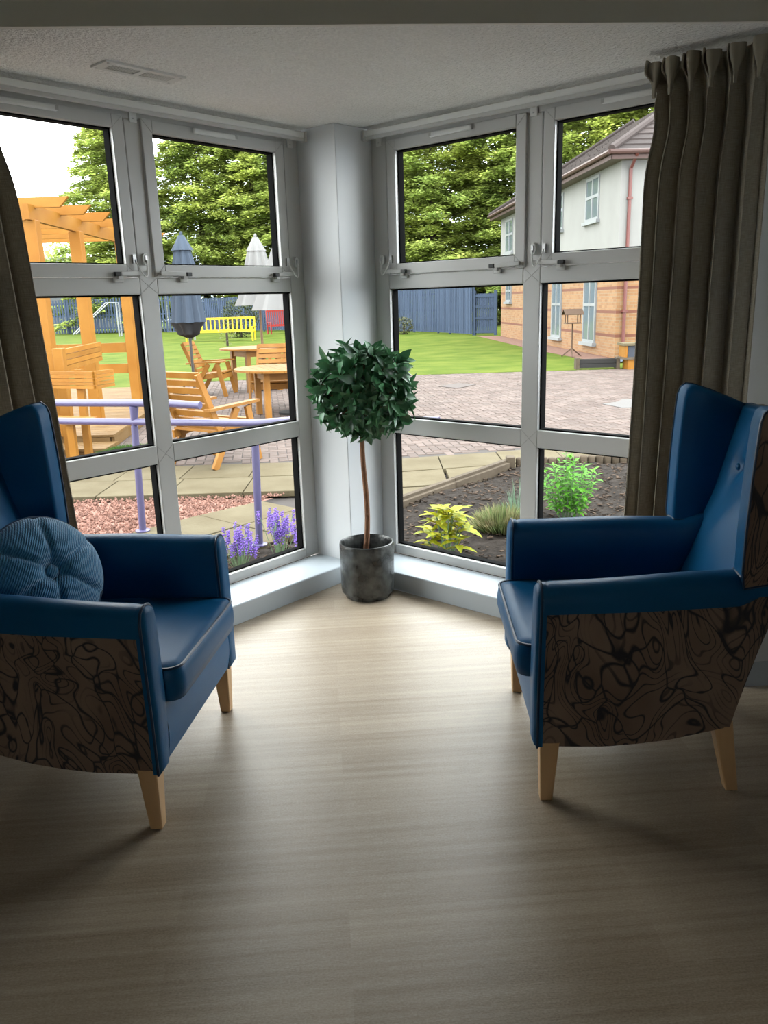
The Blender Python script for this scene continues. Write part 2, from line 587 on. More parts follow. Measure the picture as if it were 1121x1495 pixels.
# floor
xl, xr, yb = -4.2, 4.2, -4.2
m = MB()
mid = [uvL(UE, -.1), uvL(-.1, -.1), uvR(UE, -.1)]
m.poly([(xl, yb, 0), (xr, yb, 0), (xr, wy(xr), 0), (uvR(UE, -.1).x, uvR(UE, -.1).y, 0), tuple(uvL(-.1, -.1)), (uvL(UE, -.1).x, uvL(UE, -.1).y, 0), (xl, wy(xl), 0)])
struct(m.build('floor', FLOOR), 'wood effect vinyl floor of the bay window room')
# bay ceiling (a slab) and the downstand where the higher room begins
m = MB()
pl = [uvL(UE + .1, -.25), uvL(-.25, -.25), uvR(UE + .1, -.25)]
pts = [(pl[2].x, wy(pl[2].x) + .02), (pl[2].x, pl[2].y), (pl[1].x, pl[1].y), (pl[0].x, pl[0].y), (pl[0].x, wy(pl[0].x) + .02)]
m.prism(pts, CEIL, CEIL + .12)
struct(m.build('ceiling', STIP), 'white stippled bay ceiling')
m = MB()
for (x0, x1) in ((xl, xr),):
    a0, a1 = wy(x0), wy(x1)
    m.prism([(x0, a0), (x1, a1), (x1, a1 + .018), (x0, a0 + .018)], 2.366, 2.80)
struct(m.build('wall_bulkhead', ROOMP), 'shaded bulkhead above the bay opening')
m = MB().prism([(xl, yb), (xr, yb), (xr, wy(xr)), (xl, wy(xl))], 2.80, 2.9)
struct(m.build('ceiling_main', WHITE), 'main room ceiling')
# main room walls
m = MB().box(xl - .1, xl, yb, wy(xl) + .1, 0, 2.8); struct(m.build('wall_room_left', ROOMP))
m = MB().box(xr, xr + .1, yb, wy(xr) + .1, 0, 2.8); struct(m.build('wall_room_right', ROOMP))
m = MB().box(xl - .1, -.42, yb - .1, yb, 0, 2.8); m.box(.42, xr + .1, yb - .1, yb, 0, 2.8); m.box(-.42, .42, yb - .1, yb, 0, .85); m.box(-.42, .42, yb - .1, yb, 2.25, 2.8)
struct(m.build('wall_back', ROOMP), 'rear wall of the main room')
w3 = empty('fill_window', (0, yb, .85)); w3['kind'] = 'structure'; w3['label'] = 'added rear window giving the main room fill light'  # unseen window, added behind the camera as a fill light source
for k in range(2): MB().box(-.42 + k * .78, -.42 + k * .78 + .06, -.08, -.02, 0, 1.4).build('mullion', PVC, w3)
for z in (0, 1.34): MB().box(-.36, .36, -.08, -.02, z, z + .06).build('rail', PVC, w3)
for k in range(1): MB().box(-.36, .36, -.055, -.05, .06, 1.34).build('pane', GLASS, w3)
# wall returns beside the bay: block between window reveal and room wall plane
for nm, f, sx, cn in (('wall_left', uvL, -1, cornL), ('wall_right', uvR, 1, cornR)):
    a, b, c, d = f(UW, 0), f(UE, 0), f(UW, -.25), f(UE + .1, -.25)
    e = Vector((sx * 4.2, wy(sx * 4.2), 0))
    far = Vector((sx * 4.2, wy(sx * 4.2) + .3, 0))
    m = MB().prism([(p.x, p.y) for p in (a, b, cn, e, far, d, c)][::sx], 0, CEIL)
    struct(m.build(nm, WALLP), 'white wall beside the %s window' % ('left' if sx < 0 else 'right'))
    # skirting along the reveal and the room face
    m = MB()
    t = .016
    o1 = (b - cn).normalized()
    o2 = (e - cn).normalized()
    nb = Vector((o1.y, -o1.x, 0)) * sx
    if nb.dot(o2) > 0: nb = -nb
    ne = Vector((0, -1, 0))
    m.prism([(p.x, p.y) for p in (f(UE, CD), cn, cn + nb * t + ne * t, f(UE, CD) + nb * t)], 0, .105)
    m.prism([(p.x, p.y) for p in (cn, e, e + ne * t, cn + ne * t + nb * t)], 0, .105)
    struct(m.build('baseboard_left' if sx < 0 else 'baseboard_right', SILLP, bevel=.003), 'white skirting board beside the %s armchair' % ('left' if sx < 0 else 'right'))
# boxed corner column
m = MB().prism([(p.x, p.y) for p in (uvL(-.07, -.07), uvL(CD, -.07), uvL(CD, CD), uvL(-.07, CD))], 0, CEIL)
struct(m.build('column', WALLP, bevel=.003), 'white boxed corner column between the two windows')

# ------------------------------------------------------------------ windows
Z = dict(bot=.155, t2a=.8125, t2b=.8984, t1a=1.590, t1b=1.662, top=2.318, head=2.36)
FIX = ((.371, 1.199), (1.290, 2.118))
def make_window(nm, f, sv, ang, side):
    w = empty(nm, CC, ang)
    w['kind'] = 'structure'; w['label'] = 'white six-pane window %s of the corner column' % side
    def B(m, u0, u1, v0, v1, z0, z1): return m.box(u0, u1, sv * v0, sv * v1, z0, z1)
    m = MB()
    B(m, CD, .371, -.07, 0, SILL, Z['head']); m.build('jamb', PVC, w, bevel=.004)
    m = MB(); B(m, 2.118, UW, -.07, 0, SILL, Z['head']); m.build('jamb', PVC, w, bevel=.004)
    m = MB(); B(m, .371, 2.118, -.07, 0, SILL, Z['bot']); m.build('bottom_rail', PVC, w, bevel=.004)
    m = MB(); B(m, .371, 2.118, -.07, 0, Z['top'], CEIL); m.build('head_rail', PVC, w, bevel=.004)
    m = MB(); B(m, 1.199, 1.290, -.07, 0, Z['bot'], Z['top']); m.build('mullion', PVC, w, bevel=.004)
    for (a, b) in FIX:
        m = MB(); B(m, a, b, -.07, 0, Z['t2a'], Z['t2b']); m.build('transom', PVC, w, bevel=.004)
        m = MB(); B(m, a, b, -.07, 0, Z['t1a'], Z['t1b']); m.build('transom', PVC, w, bevel=.004)
        for (z0, z1) in ((Z['bot'], Z['t2a']), (Z['t2b'], Z['t1a'])):
            m = MB(); B(m, a, b, -.040, -.036, z0, z1)
            pn = m.build('pane', GLASS, w)
            m = MB(); g = .007
            for q in ((a, a + g, z0, z1, -.022), (b - g, b, z0, z1, -.022), (a, b, z0, z0 + g, -.024), (a, b, z1 - g, z1, -.012)):
                B(m, q[0], q[1], -.064, q[4], q[2], q[3])
            m.build('gasket', RUB, pn)
    # weld seams crossing at the joints of the bars
    for zc, h in ((.8555, .043), (1.626, .036)):
        m = MB()
        for q in (-1, 1):
            p0 = Vector((1.2445 - .046, sv * .0004, zc - q * h)); p1 = Vector((1.2445 + .046, sv * .0004, zc + q * h))
            m.beam(p0, p1, .0018, .0018)
        m.build('weld_seam', PVCD, w)
    # opening sashes
    for k, (a, b) in enumerate(((.386, 1.213), (1.302, 2.106))):
        z0, z1 = 1.664, 2.326
        s = .054
        bar = MB()
        v0, v1 = -.055, .014
        B(bar, a, a + s, v0, v1, z0, z1); B(bar, b - s, b, v0, v1, z0, z1)
        B(bar, a + s, b - s, v0, v1, z0, z0 + s); B(bar, a + s, b - s, v0, v1, z1 - s, z1)
        sash = bar.build('sash', PVC, w, bevel=.003)
        m = MB(); B(m, a + s, b - s, -.024, -.020, z0 + s, z1 - s); m.build('pane', GLASS, sash)
        m = MB(); g = .006
        for q in ((a + s, a + s + g, z0 + s, z1 - s), (b - s - g, b - s, z0 + s, z1 - s), (a + s, b - s, z0 + s, z0 + s + g), (a + s, b - s, z1 - s - g, z1 - s)):
            B(m, q[0], q[1], -.050, -.010 if q[3] - q[2] > .1 else -.008, q[2], q[3])
        m.build('gasket', RUB, sash)
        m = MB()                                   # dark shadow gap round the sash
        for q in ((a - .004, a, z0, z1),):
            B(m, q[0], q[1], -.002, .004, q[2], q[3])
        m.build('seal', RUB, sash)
        m = MB()
        for (x0, z_0, dx, dz) in ((a, z0, 1, 1), (b, z0, -1, 1), (a, z1, 1, -1), (b, z1, -1, -1)):
            m.beam((x0 + dx * .003, sv * .0145, z_0 + dz * .003), (x0 + dx * s, sv * .0145, z_0 + dz * s), .0016, .0016)
        m.build('mitre_seam', PVCD, sash)
        m = MB(); uc = (a + b) / 2 + (.02 if sv > 0 else .0)
        B(m, uc - .125, uc + .125, .014, .032, z1 - .030, z1 - .006)
        tv = m.build('trickle_vent', WHITE, sash, bevel=.006)
        m = MB(); B(m, uc - .125, uc - .112, .030, .0335, z1 - .026, z1 - .010); m.build('vent_slider', PVCD, sash)
        # cockspur handles near both lower corners
        for j, (uh, di) in enumerate(((a + .10, 1), (b - .15, -1))):
            m = MB()
            B(m, uh - .022, uh + .022, .0, .016, z0 - .022, z0 + .004)
            B(m, uh - .012, uh + .012, .016, .034, z0 - .010, z0 + .022)
            m.beam((uh, sv * .034, z0 + .014), (uh - di * .135, sv * .030, z0 + .018), .014, .020)
            m.build('handle', PVC, sash, bevel=.003)
            m = MB(); B(m, uh + di * .002, uh + di * .03, .024, .043, z0 + .004, z0 + .022)
            m.build('lock_button', BLACK, sash, bevel=.002)
        # cable restrictor at the lower corner next to the mullion / column
        uh = (b - .01) if k == 1 else (a + .012)
        dd = -1 if k == 1 else 1
        uh = a + .018; base = a - .045 if k else .335
        m = MB()
        th = 20
        ring = [(base + .016 * math.cos(2 * math.pi * j / th), sv * .002, 1.742 + .026 * math.sin(2 * math.pi * j / th)) for j in range(th)]
        m.cap(ring); i = len(m.v)
        m.grid([ring, [(p[0], sv * .016, p[2]) for p in ring]], True); m.cap([(p[0], sv * .016, p[2]) for p in ring])
        m.build('cable_boss', WHITE, sash, smooth=True)
        m = MB(); B(m, base - .005, base + .005, .016, .021, 1.728, 1.756); m.build('key_slot', METAL, sash)
        m = MB(); B(m, uh - .008, uh + .008, .014, .026, 1.722, 1.760); m.build('cable_anchor', METAL, sash)
        cb = []
        for j in range(17):
            t = j / 16
            cb.append((base + (uh - base) * t, sv * (.022 + .03 * math.sin(math.pi * t)), 1.735 + .008 * t - .075 * math.sin(math.pi * t)))
        MB().tube(cb, .0035, 6).build('restrictor_cable', WHITE, sash, smooth=True)
    return w
make_window('window_1', uvL, 1, math.atan2(dL.y, dL.x), 'left')
make_window('window_2', uvR, -1, math.atan2(dR.y, dR.x), 'right')
for nm, f, sd in (('sill_left', uvL, 'left'), ('sill_right', uvR, 'right')):
    m = MB().prism([(p.x, p.y) for p in (f(CD - .001, 0), f(UE, 0), f(UE, CD), f(CD - .001, CD))], 0, SILL)
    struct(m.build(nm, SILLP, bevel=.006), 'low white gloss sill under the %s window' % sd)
# curtain tracks
for f, sd, sv, ang in ((uvL, 'left', 1, math.atan2(dL.y, dL.x)), (uvR, 'right', -1, math.atan2(dR.y, dR.x))):
    t = empty('curtain_track', CC + Vector((0, 0, 0)), ang, 'slim white curtain track above the %s window' % sd, 'curtain track')
    MB().box(.30, 2.40, sv * .055, sv * .085, 2.345, 2.372).build('rail', WHITE, t, bevel=.004)
    MB().box(.30, 2.40, sv * .060, sv * .080, 2.330, 2.3455).build('runner_channel', PVC, t, bevel=.002)
    MB().box(.285, .302, sv * .050, sv * .090, 2.326, 2.376).build('end_cap', PVC, t, bevel=.003)
    for u in (.33, 1.245, 2.1):
        m = MB().box(u - .02, u + .02, sv * .0, sv * .075, 2.3715, 2.378)
        m.box(u - .018, u + .018, sv * .0, sv * .008, 2.305, 2.375)
        m.build('bracket', WHITE, t, bevel=.002)
        MB().lathe([(.0045, 0), (.0045, .004), (0, .004)], 10, (u, sv * .008, 2.318)).build('screw', METAL, t)
# ceiling vent
v = empty('ceiling_vent', (-.868, 3.334, CEIL), math.atan2(.246, .220), 'white slotted air vent screwed to the stippled ceiling', 'vent')
m = MB()
hw, hh = .170, .053
for q in ((-hw, hw, -hh, -hh + .022), (-hw, hw, hh - .022, hh), (-hw, -hw + .035, -hh + .022, hh - .022), (hw - .035, hw, -hh + .022, hh - .022), (-.012, .012, -hh + .022, hh - .022)):
    m.box(q[0], q[1], q[2], q[3], -.008, 0)
m.build('frame', WHITE, v)
MB().box(-hw + .034, hw - .034, -hh + .02, hh - .02, -.0022, -.0002).build('backing', mat('vent_shadow', (.25, .25, .25), .8), v)
sl = MB().box(-.002, .002, -hh + .021, hh - .021, -.007, -.002).mesh('slat')
sl.materials.append(WHITE)
for k in range(30):
    x = -hw + .040 + k * (2 * hw - .08) / 29
    if abs(x) < .014: continue
    o = link('slat', sl, None, v); o.location = (x, 0, 0)
for x in (-hw + .015, hw - .015):
    for y in (-hh + .012, hh - .012):
        MB().lathe([(0, -.0095), (.005, -.0095), (.005, -.007)], 8, (x, y, 0)).build('screw', METAL, v)
# tie-back hook on the wall by the curtain
p = cornR.lerp(uvR(UE, 0), .35)
h = empty('tieback_hook', (p.x, p.y, 1.245), math.atan2(-dL.y, -dL.x), 'small metal curtain tie-back hook on the white wall reveal', 'hook')
MB().box(-.012, .012, .0, .006, -.02, .02).build('back_plate', METAL, h, bevel=.002)
MB().tube([(0, .004, .005), (0, .03, .003), (0, .04, -.012), (0, .032, -.025), (0, .02, -.02)], .0035, 8).build('hook_arm', METAL, h, smooth=True)
# ------------------------------------------------------------------ armchair (local +X faces forward, front of the arms at x = 0)
def interp(tab, t):
    if t <= tab[0][0]: return tab[0][1]
    for (a, x), (b, y) in zip(tab, tab[1:]):
        if t <= b: return x + (y - x) * (t - a) / (b - a)
    return tab[-1][1]
def smooth01(t):
    t = max(0, min(1, t)); return t * t * (3 - 2 * t)
HW = lambda d: interp([(0, .392), (.3, .378), (.66, .335), (.9, .32)], d)
BACKIN = [(.46, .585), (.52, .605), (.62, .645), (.72, .680), (.85, .715), (1.0, .748), (1.10, .772), (1.135, .785)]
BACKOUT = [(.20, .585), (.25, .595), (.40, .635), (.55, .68), (.70, .735), (.85, .79), (1.0, .845), (1.12, .885)]
def make_chair(name, label):
    t = empty(name, (0, 0, 0), 0, label, 'armchair')
    for s in (1, -1):
        # patterned outer side panel
        ds = [.012 + i * (.72 - .012) / 24 for i in range(25)]
        out, inn = [], []
        for d in ds:
            zb = interp([(0, .200), (.2, .192), (.4, .203), (.585, .232), (.595, .25), (.635, .40), (.68, .55), (.72, .655)], d)
            zt = .672
            col = [(-d, s * (HW(d) - .004 + .006 * math.sin(math.pi * k / 8)), zb + (zt - zb) * k / 8) for k in range(9)]
            out.append(col)
            inn.append([(p[0], s * (HW(d) - .05), p[2]) for p in col])
        m = MB(); m.grid(out); m.grid(inn)
        for rows in ([o[0] for o in out], [i[0] for i in inn]), ([o[-1] for o in out], [i[-1] for i in inn]), (out[0], inn[0]), (out[-1], inn[-1]):
            m.grid([list(rows[0]), list(rows[1])])
        m.build('side_panel', FLORAL, t, smooth=True)
        # leather arm: rounded section swept from front to back
        rows = []
        sec = [(.012, .575), (.012, .628), (-.004, .632), (-.007, .66), (-.004, .688), (.008, .706), (.028, .7155), (.05, .717), (.072, .711), (.088, .696), (.096, .668), (.098, .58), (.096, .37)]
        for i in range(26):
            d = .006 + (.70 - .006) * i / 25
            lift = .012 * smooth01((d - .05) / .4) + .03 * smooth01((d - .60) / .1)
            crown = -.010 * smooth01(1 - d / .03)
            droop = .05 * smooth01((d - .58) / .12)
            row = []
            for (q, z) in sec:
                zz = z + (lift + crown if z > .66 else 0) + (droop if z < .64 and q < .05 else 0)
                dd_ = min(d, interp(BACKOUT, zz) - .025)
                row.append((-dd_, s * (HW(dd_) - q), zz))
            rows.append(row)
        m = MB(); m.grid(rows); m.cap(rows[0]); m.cap(rows[-1])
        m.build('arm', LEATH, t, smooth=True, sharp=60)
        # bulged leather facing on the front of the arm
        def ring(inset, x):
            pts = []
            prof = [(.0, .200), (-.003, .40), (-.005, .60), (-.003, .675), (.008, .703), (.028, .715), (.050, .716), (.070, .710), (.086, .694), (.094, .66), (.094, .55), (.092, .42), (.086, .30), (.070, .200)]
            cy = .045; cz = .46
            for (q, z) in prof:
                k = inset
                qq = q + (k if q < cy else -k) * (1 if .19 < z < .70 else .6)
                zz = z + (k if z < .25 else (-k if z > .695 else 0))
                pts.append((x + .014 * (1 - (z - .2) / .5) * 0 - .020 * max(0, (z - .45)) , s * (HW(0) - qq), zz))
            return pts
        r0, r1, r2, r3 = ring(0, -.012), ring(0, .004), ring(.006, .013), ring(.018, .018)
        m = MB(); m.grid([r0, r1, r2, r3], True); m.cap(r3); m.cap(r0)
        fa = m.build('arm_facing', LEATH, t, smooth=True, sharp=75)
        MB().tube(ring(-.001, .004), .0042, 6, True).build('piping', PIPE, fa, smooth=True)
        # wing
        sh = [(.588, .690), (.580, .74), (.580, .86), (.584, 1.0), (.590, 1.12), (.594, 1.175), (.602, 1.200), (.618, 1.213), (.64, 1.211), (.70, 1.190), (.77, 1.160), (.835, 1.13), (.84, 1.08), (.80, .95), (.75, .80), (.72, .70)]
        def wring(off, ins):
            c = (.69, .95)
            res = []
            for (d, z) in sh:
                dd = d + (c[0] - d) * ins; zz = z + (c[1] - z) * ins
                flare = .012 * smooth01((.70 - d) / .12)
                res.append((-dd, s * (HW(d) - off + flare), zz))
            return res
        m = MB()
        m.grid([wring(.004, .0), wring(.0, .0), wring(.060, .0), wring(.069, .03), wring(.073, .10), wring(.073, .5)], True)
        m.cap(wring(.073, .5)); m.cap(wring(.004, .0))
        wg = m.build('wing', LEATH, t, smooth=True, sharp=60)
        m = MB(); a = wring(-.004, .012); b = wring(.002, .006)
        m.grid([b, a], True); m.cap(a); m.build('wing_outer_panel', FLORAL, wg, smooth=True)
        MB().tube(wring(-.003, .002), .0042, 6, True).build('piping', PIPE, wg, smooth=True)
        MB().tube([(-d, s * (HW(d) - q), .722 + .012 * 0 + dz) for (d, q, dz) in ((.583, -.004, 0), (.582, .03, .006), (.584, .065, .004), (.62, .068, .002), (.70, .068, .0))], .0035, 6).build('wing_seam', PIPE, wg, smooth=True)
        # front and rear legs
        for (d, y, tx, ty, top) in ((.035, .358, .004, .0, .21), (.575, .30, -.045, .012, .245)):
            m = MB()
            x0, x1 = -d, -d + tx
            y0, y1 = s * (y - .0), s * (y + ty)
            def sq(x, yy, h, z): return [(x - h, yy - h, z), (x + h, yy - h, z), (x + h, yy + h, z), (x - h, yy + h, z)]
            rr = [sq(x0, y0, .030, top), sq(x0 + (x1 - x0) * .5, (y0 + y1) / 2, .0245, top / 2), sq(x1, y1, .019, .004)]
            m.grid(rr, True); m.cap(rr[0]); m.cap(rr[-1])
            lg = m.build('leg', BEECH, t, bevel=.004)
            MB().lathe([(.015, 0), (.015, .004)], 12, (x1, y1, 0)).build('glide', GLIDE, lg)
    # inside back with two tufted buttons
    bw = .285
    rows = []
    NB = 30
    btn = [(.15, .945), (-.15, .945)]
    for i in range(NB + 1):
        z = .44 + (1.118 - .44) * i / NB
        row = []
        for j in range(33):
            y = -bw + 2 * bw * j / 32
            d = interp(BACKIN, z)
            d -= .022 * math.exp(-((y / bw) ** 2) * 1.6) * math.exp(-((z - .66) / .16) ** 2)
            d += .012 * (1 - (y / bw) ** 2) * smooth01((z - .75) / .2)
            for (by, bz) in btn:
                rr = math.hypot(y - by, (z - bz))
                d += .026 * math.exp(-(rr / .03) ** 2) + .006 * math.exp(-((y - by) / .012) ** 2) * math.exp(-((z - bz) / .09) ** 2)
            row.append((-d, y, z))
        rows.append(row)
    def rowat(d, z): return [(-d, -bw + 2 * bw * j / 32, z) for j in range(33)]
    rows += [rowat(.786, 1.134), rowat(.802, 1.145), rowat(.83, 1.146), rowat(.86, 1.135)]
    m = MB(); m.grid(rows)
    m.build('backrest', LEATH, t, smooth=True, sharp=80)
    for (by, bz) in btn:
        m = MB()
        d = interp(BACKIN, bz) + .014
        pr = []
        for k in range(5):
            a = math.pi / 2 * k / 4
            pr.append([(-d + .010 * math.sin(a), by + .013 * math.cos(a) * math.cos(2 * math.pi * j / 14), bz + .013 * math.cos(a) * math.sin(2 * math.pi * j / 14)) for j in range(14)])
        m.grid(pr, True); m.build('back_button', LEATH, t, smooth=True)
    # patterned outside back
    rows = []
    for i in range(19):
        z = .232 + (1.135 - .232) * i / 18
        d = interp(BACKOUT, z)
        w = HW(d) - .004
        rows.append([(-d - .012 * (1 - (2 * j / 16 - 1) ** 2), -w + 2 * w * j / 16, z) for j in range(17)])
    inner = [[(p[0] + .05, p[1], p[2]) for p in r] for r in rows]
    m = MB(); m.grid(rows); m.grid(inner)
    m.grid([[r[0] for r in rows], [r[0] for r in inner]]); m.grid([[r[-1] for r in rows], [r[-1] for r in inner]])
    m.grid([rows[0], inner[0]]); m.grid([rows[-1], inner[-1]])
    m.build('back_panel', FLORAL, t, smooth=True)
    # seat base rail and cushion
    rows = []
    for i in range(9):
        z = .205 + (.392 - .205) * i / 8
        x = .004 + .012 * math.sin(math.pi * i / 8)
        rows.append([(x - .5 * abs(0), -.312 + .624 * j / 12, z + .0 * j) for j in range(13)])
    back = [[(-.05, p[1], p[2]) for p in r] for r in rows]
    m = MB(); m.grid(rows); m.grid([rows[0], back[0]]); m.grid([rows[-1], back[-1]]); m.grid(back)
    m.build('front_rail', LEATH, t, smooth=True)
    MB().box(-.54, -.04, -.285, .285, .225, .36).build('seat_frame', mat('black_lining', (.02, .02, .02), .9), t)
    def cring(ins, z):
        x0, x1, w, r = -.625, .058, .296, .05
        pts = []
        for (cx_, cy_, a0) in ((x1 - r, w - r, 0), (x0 + r, w - r, 90), (x0 + r, -w + r, 180), (x1 - r, -w + r, 270)):
            for k in range(6):
                a = rad(a0 + 90 * k / 5)
                pts.append((cx_ + (r - ins) * math.cos(a), cy_ + (r - ins) * math.sin(a), z))
        return pts
    m = MB()
    rings = [cring(.03, .375), cring(.006, .385), cring(-.004, .42), cring(-.004, .455), cring(.0, .482), cring(.010, .494)]
    m.grid(rings, True); m.cap(rings[0])
    # crowned top
    pts = []
    xs = [-.625 + .010 + i * (.683 - .02) / 24 for i in range(25)]
    top = []
    last = rings[-1]
    cxm, cym = -.2835, 0
    for k in range(1, 9):
        q = 1 - k / 8
        top.append([(cxm + (p[0] - cxm) * q, cym + (p[1] - cym) * q, .494 + .016 * (1 - q * q)) for p in last])
    m.grid([last] + top, True)
    cu = m.build('seat_cushion', LEATH, t, smooth=True, sharp=70)
    MB().tube([(p[0], p[1], p[2] + .001) for p in cring(.003, .491)], .0045, 6, True).build('piping', PIPE, cu, smooth=True)
    return t
fa = math.atan2(.042, -.999)
c1 = make_chair('armchair', 'blue leather wing armchair with floral sides and an empty seat')
c1.location = (.466, 2.563, 0); c1.rotation_euler.z = fa
c2 = copy_tree(c1)
c2['label'] = 'blue leather wing armchair holding the round cushion'
c2.location = (-.647, 2.472, 0); c2.rotation_euler.z = math.atan2(-.110, .994)

# round cushion on the left armchair
m = MB()
NR, NA = 22, 96
RC = .195
def cush(t, a, sd):
    r = RC * math.sin(t * math.pi / 2) ** .92
    q = r / RC
    h = .078 * (1 - q ** 2.6) ** .62 if q < 1 else 0
    h -= .050 * math.exp(-(r / .036) ** 2)
    sp = 0
    for k in range(6):
        da = (a - (k + .35) * math.pi / 3 + math.pi) % (2 * math.pi) - math.pi
        sp += math.exp(-(da * max(r, .02) / .010) ** 2)
    h -= .018 * sp * q * (1 - q ** 4) * 1.6 * (1 if q < .98 else 0)
    rr = r * (1 - .03 * sp * q)
    return (rr * math.cos(a), rr * math.sin(a), sd * max(h, 0))
for sd in (1, -1):
    m.grid([[cush(max(i, .001) / NR, 2 * math.pi * j / NA, sd) for j in range(NA)] for i in range(NR + 1)], True)
cs = empty('round_cushion', (-1.10, 2.46, .705), 0, 'round ribbed blue velvet cushion with a centre button on the armchair', 'cushion')
z = Vector((.70, -.52, .42)).normalized(); x = Vector((0, 0, 1)).cross(z).normalized(); y = z.cross(x)
cs.rotation_euler = Matrix(((x.x, y.x, z.x), (x.y, y.y, z.y), (x.z, y.z, z.z))).to_euler()
m.build('cover', VELV, cs, smooth=True, sharp=120)
m = MB().lathe([(.023, -.006), (.0235, .002), (.020, .009), (.012, .013), (0, .0145)], 24, (0, 0, .040))
m.build('button', VELV, cs, smooth=True, sharp=90)
MB().tube([(RC * math.cos(2 * math.pi * j / 64), RC * math.sin(2 * math.pi * j / 64), 0) for j in range(64)], .004, 6, True).build('piping', PIPE, cs, smooth=True)

# ------------------------------------------------------------------ curtains
def curtain(label, f, u_edge, u_end, folds, seed, lean):
    rr = random.Random(seed)
    NU, NZ = 220, 56
    z0, z1 = .118, 2.366
    ph = [rr.uniform(-.5, .5) for _ in range(folds + 2)]
    rows, uvs = [], []
    for i in range(NZ + 1):
        tz = (i / NZ) ** 1.0
        z = z0 + (z1 - z0) * (1 - (1 - tz) ** 1.35)
        hd = smooth01((z - 2.275) / .03)           # gathered heading above the pinch line
        pin = math.exp(-((z - 2.275) / .045) ** 2)
        row = []
        for j in range(NU + 1):
            s = j / NU
            e0 = u_edge + lean * (1 - tz) + .02 * math.sin(3 * tz) - .022 * math.exp(-((z - 2.32) / .035) ** 2) + .020 * pin + .036 * math.exp(-((z - 2.15) / .13) ** 2)
            sp = s ** .88
            phi = 2 * math.pi * folds * sp + .5 * math.sin(2.1 * tz + 3 * s) * (1 - tz)
            k = int(sp * folds)
            amp = (.043 + .016 * ph[min(k, folds)]) * (1 - .55 * smooth01((s - .70) / .15))
            wv = math.sin(phi) + .10 * math.sin(2 * phi + 1.0 + ph[min(k, folds)]) + .22 * math.sin(.37 * phi + 4 * tz + seed)
            wide = .85 + .25 * (1 - tz)
            a = amp * wide * (1 - .45 * pin)
            u = e0 + (u_end - e0) * s + .006 * math.sin(phi * 2 + .6) * (1 - pin) + .010 * hd * math.sin(phi * 1.0 + 1.2)
            v = .185 + a * wv + hd * .016 * math.sin(2 * phi)
            if hd > 0: v += .010 * hd
            v = max(.100, v)
            row.append(f(u, v, z))
        rows.append(row)
    m = MB(); m.grid(rows)
    me = m.mesh('drape', True)
    uvl = me.uv_layers.new(name='UVMap')
    M1 = NU + 1
    for lp in me.loops:
        vi = lp.vertex_index
        uvl.data[lp.index].uv = ((vi % M1) / NU * 1.3, rows[vi // M1][0].z)
    t = empty('curtain', f((u_edge + u_end) / 2, .185, z0), 0, label, 'curtain')
    o = link('drape', me, LINEN, t)
    o.location = -t.location
    md = o.modifiers.new('solid', 'SOLIDIFY'); md.thickness = .003
    # stitched pinch bars of the heading
    for k in range(folds):
        s = ((k + .25) / folds) ** (1 / .88)
        u = u_edge + .028 + (u_end - u_edge) * s
        p = f(u, .212 + .010 * (k % 2), 2.270) - t.location
        h_ = .088 + .006 * (k % 3)
        cup = [(.006, -.03), (.0085, -.01), (.0075, .0), (.012, .02), (.021, .05), (.026, .075), (.0255, h_), (.0225, h_ - .002), (.022, .072), (.012, .03)]
        m = MB().lathe(cup, 24, tuple(p), fold=lambda a, zz: .18 * math.sin(3 * a + k) * (1 if zz - p[2] < .05 else .8))
        m.build('pinch_pleat', LINEN, t, smooth=True)
    return t
curtain('taupe linen curtain gathered behind the empty armchair', uvR, 1.845, 2.30, 6, 3, -.012)
curtain('taupe linen curtain gathered behind the armchair with the cushion', uvL, 1.915, 2.42, 6, 5, -.105)

# ------------------------------------------------------------------ bay tree in its pot
PX, PY = -.098, 4.06
t = empty('potted_bay_tree', (PX, PY, 0), 0, 'ball-topped bay tree in a dark marbled pot by the column', 'potted plant')
pr = [(.118, .0), (.122, .004), (.122, .028), (.140, .032), (.143, .05), (.144, .29), (.142, .300), (.136, .302), (.133, .296), (.131, .19)]
pot = MB().lathe(pr[:-1] + [(.131, .20)], 48).build('pot', POTM, t, smooth=True, sharp=50)
MB().lathe([(.131, .205), (.06, .215), (0, .218)], 24).build('pot_soil', PSOIL, pot, smooth=True)
tr = []
for k in range(14):
    q = k / 13
    tr.append((.004 + .012 * math.sin(q * 5) + .018 * q - .012, .008 * math.sin(q * 4 + 1), .21 + .68 * q))
tm = MB().tube(tr, .0155, 10, r1=.0125)
tm.tube([(.008, 0, .45), (.018, -.012, .456)], .006, 6, r1=.004)
tm.build('trunk', BARK, t, smooth=True)
BC = Vector((.020, 0, 1.093))
def leaf_mesh(name, L, W, curl, fold):
    m = MB()
    rows = []
    for i, (q, w) in enumerate(((0, .08), (.15, .55), (.4, 1), (.65, .82), (.85, .42), (1, .02))):
        x = L * q; z = -curl * L * q * q
        rows.append([(x, -W * w, z + fold * W * w), (x, 0, z), (x, W * w, z + fold * W * w)])
    m.grid(rows)
    return m
lm = []
for k, (L, W, c, fo) in enumerate(((.078, .019, .28, .35), (.092, .022, .15, .25), (.066, .017, .4, .45))):
    me = leaf_mesh('leaf', L, W, c, fo).mesh('leaf', True); me.materials.append(LEAF1); lm.append(me)
br = random.Random(4)
twigs = MB()
spots = []
NT = 150
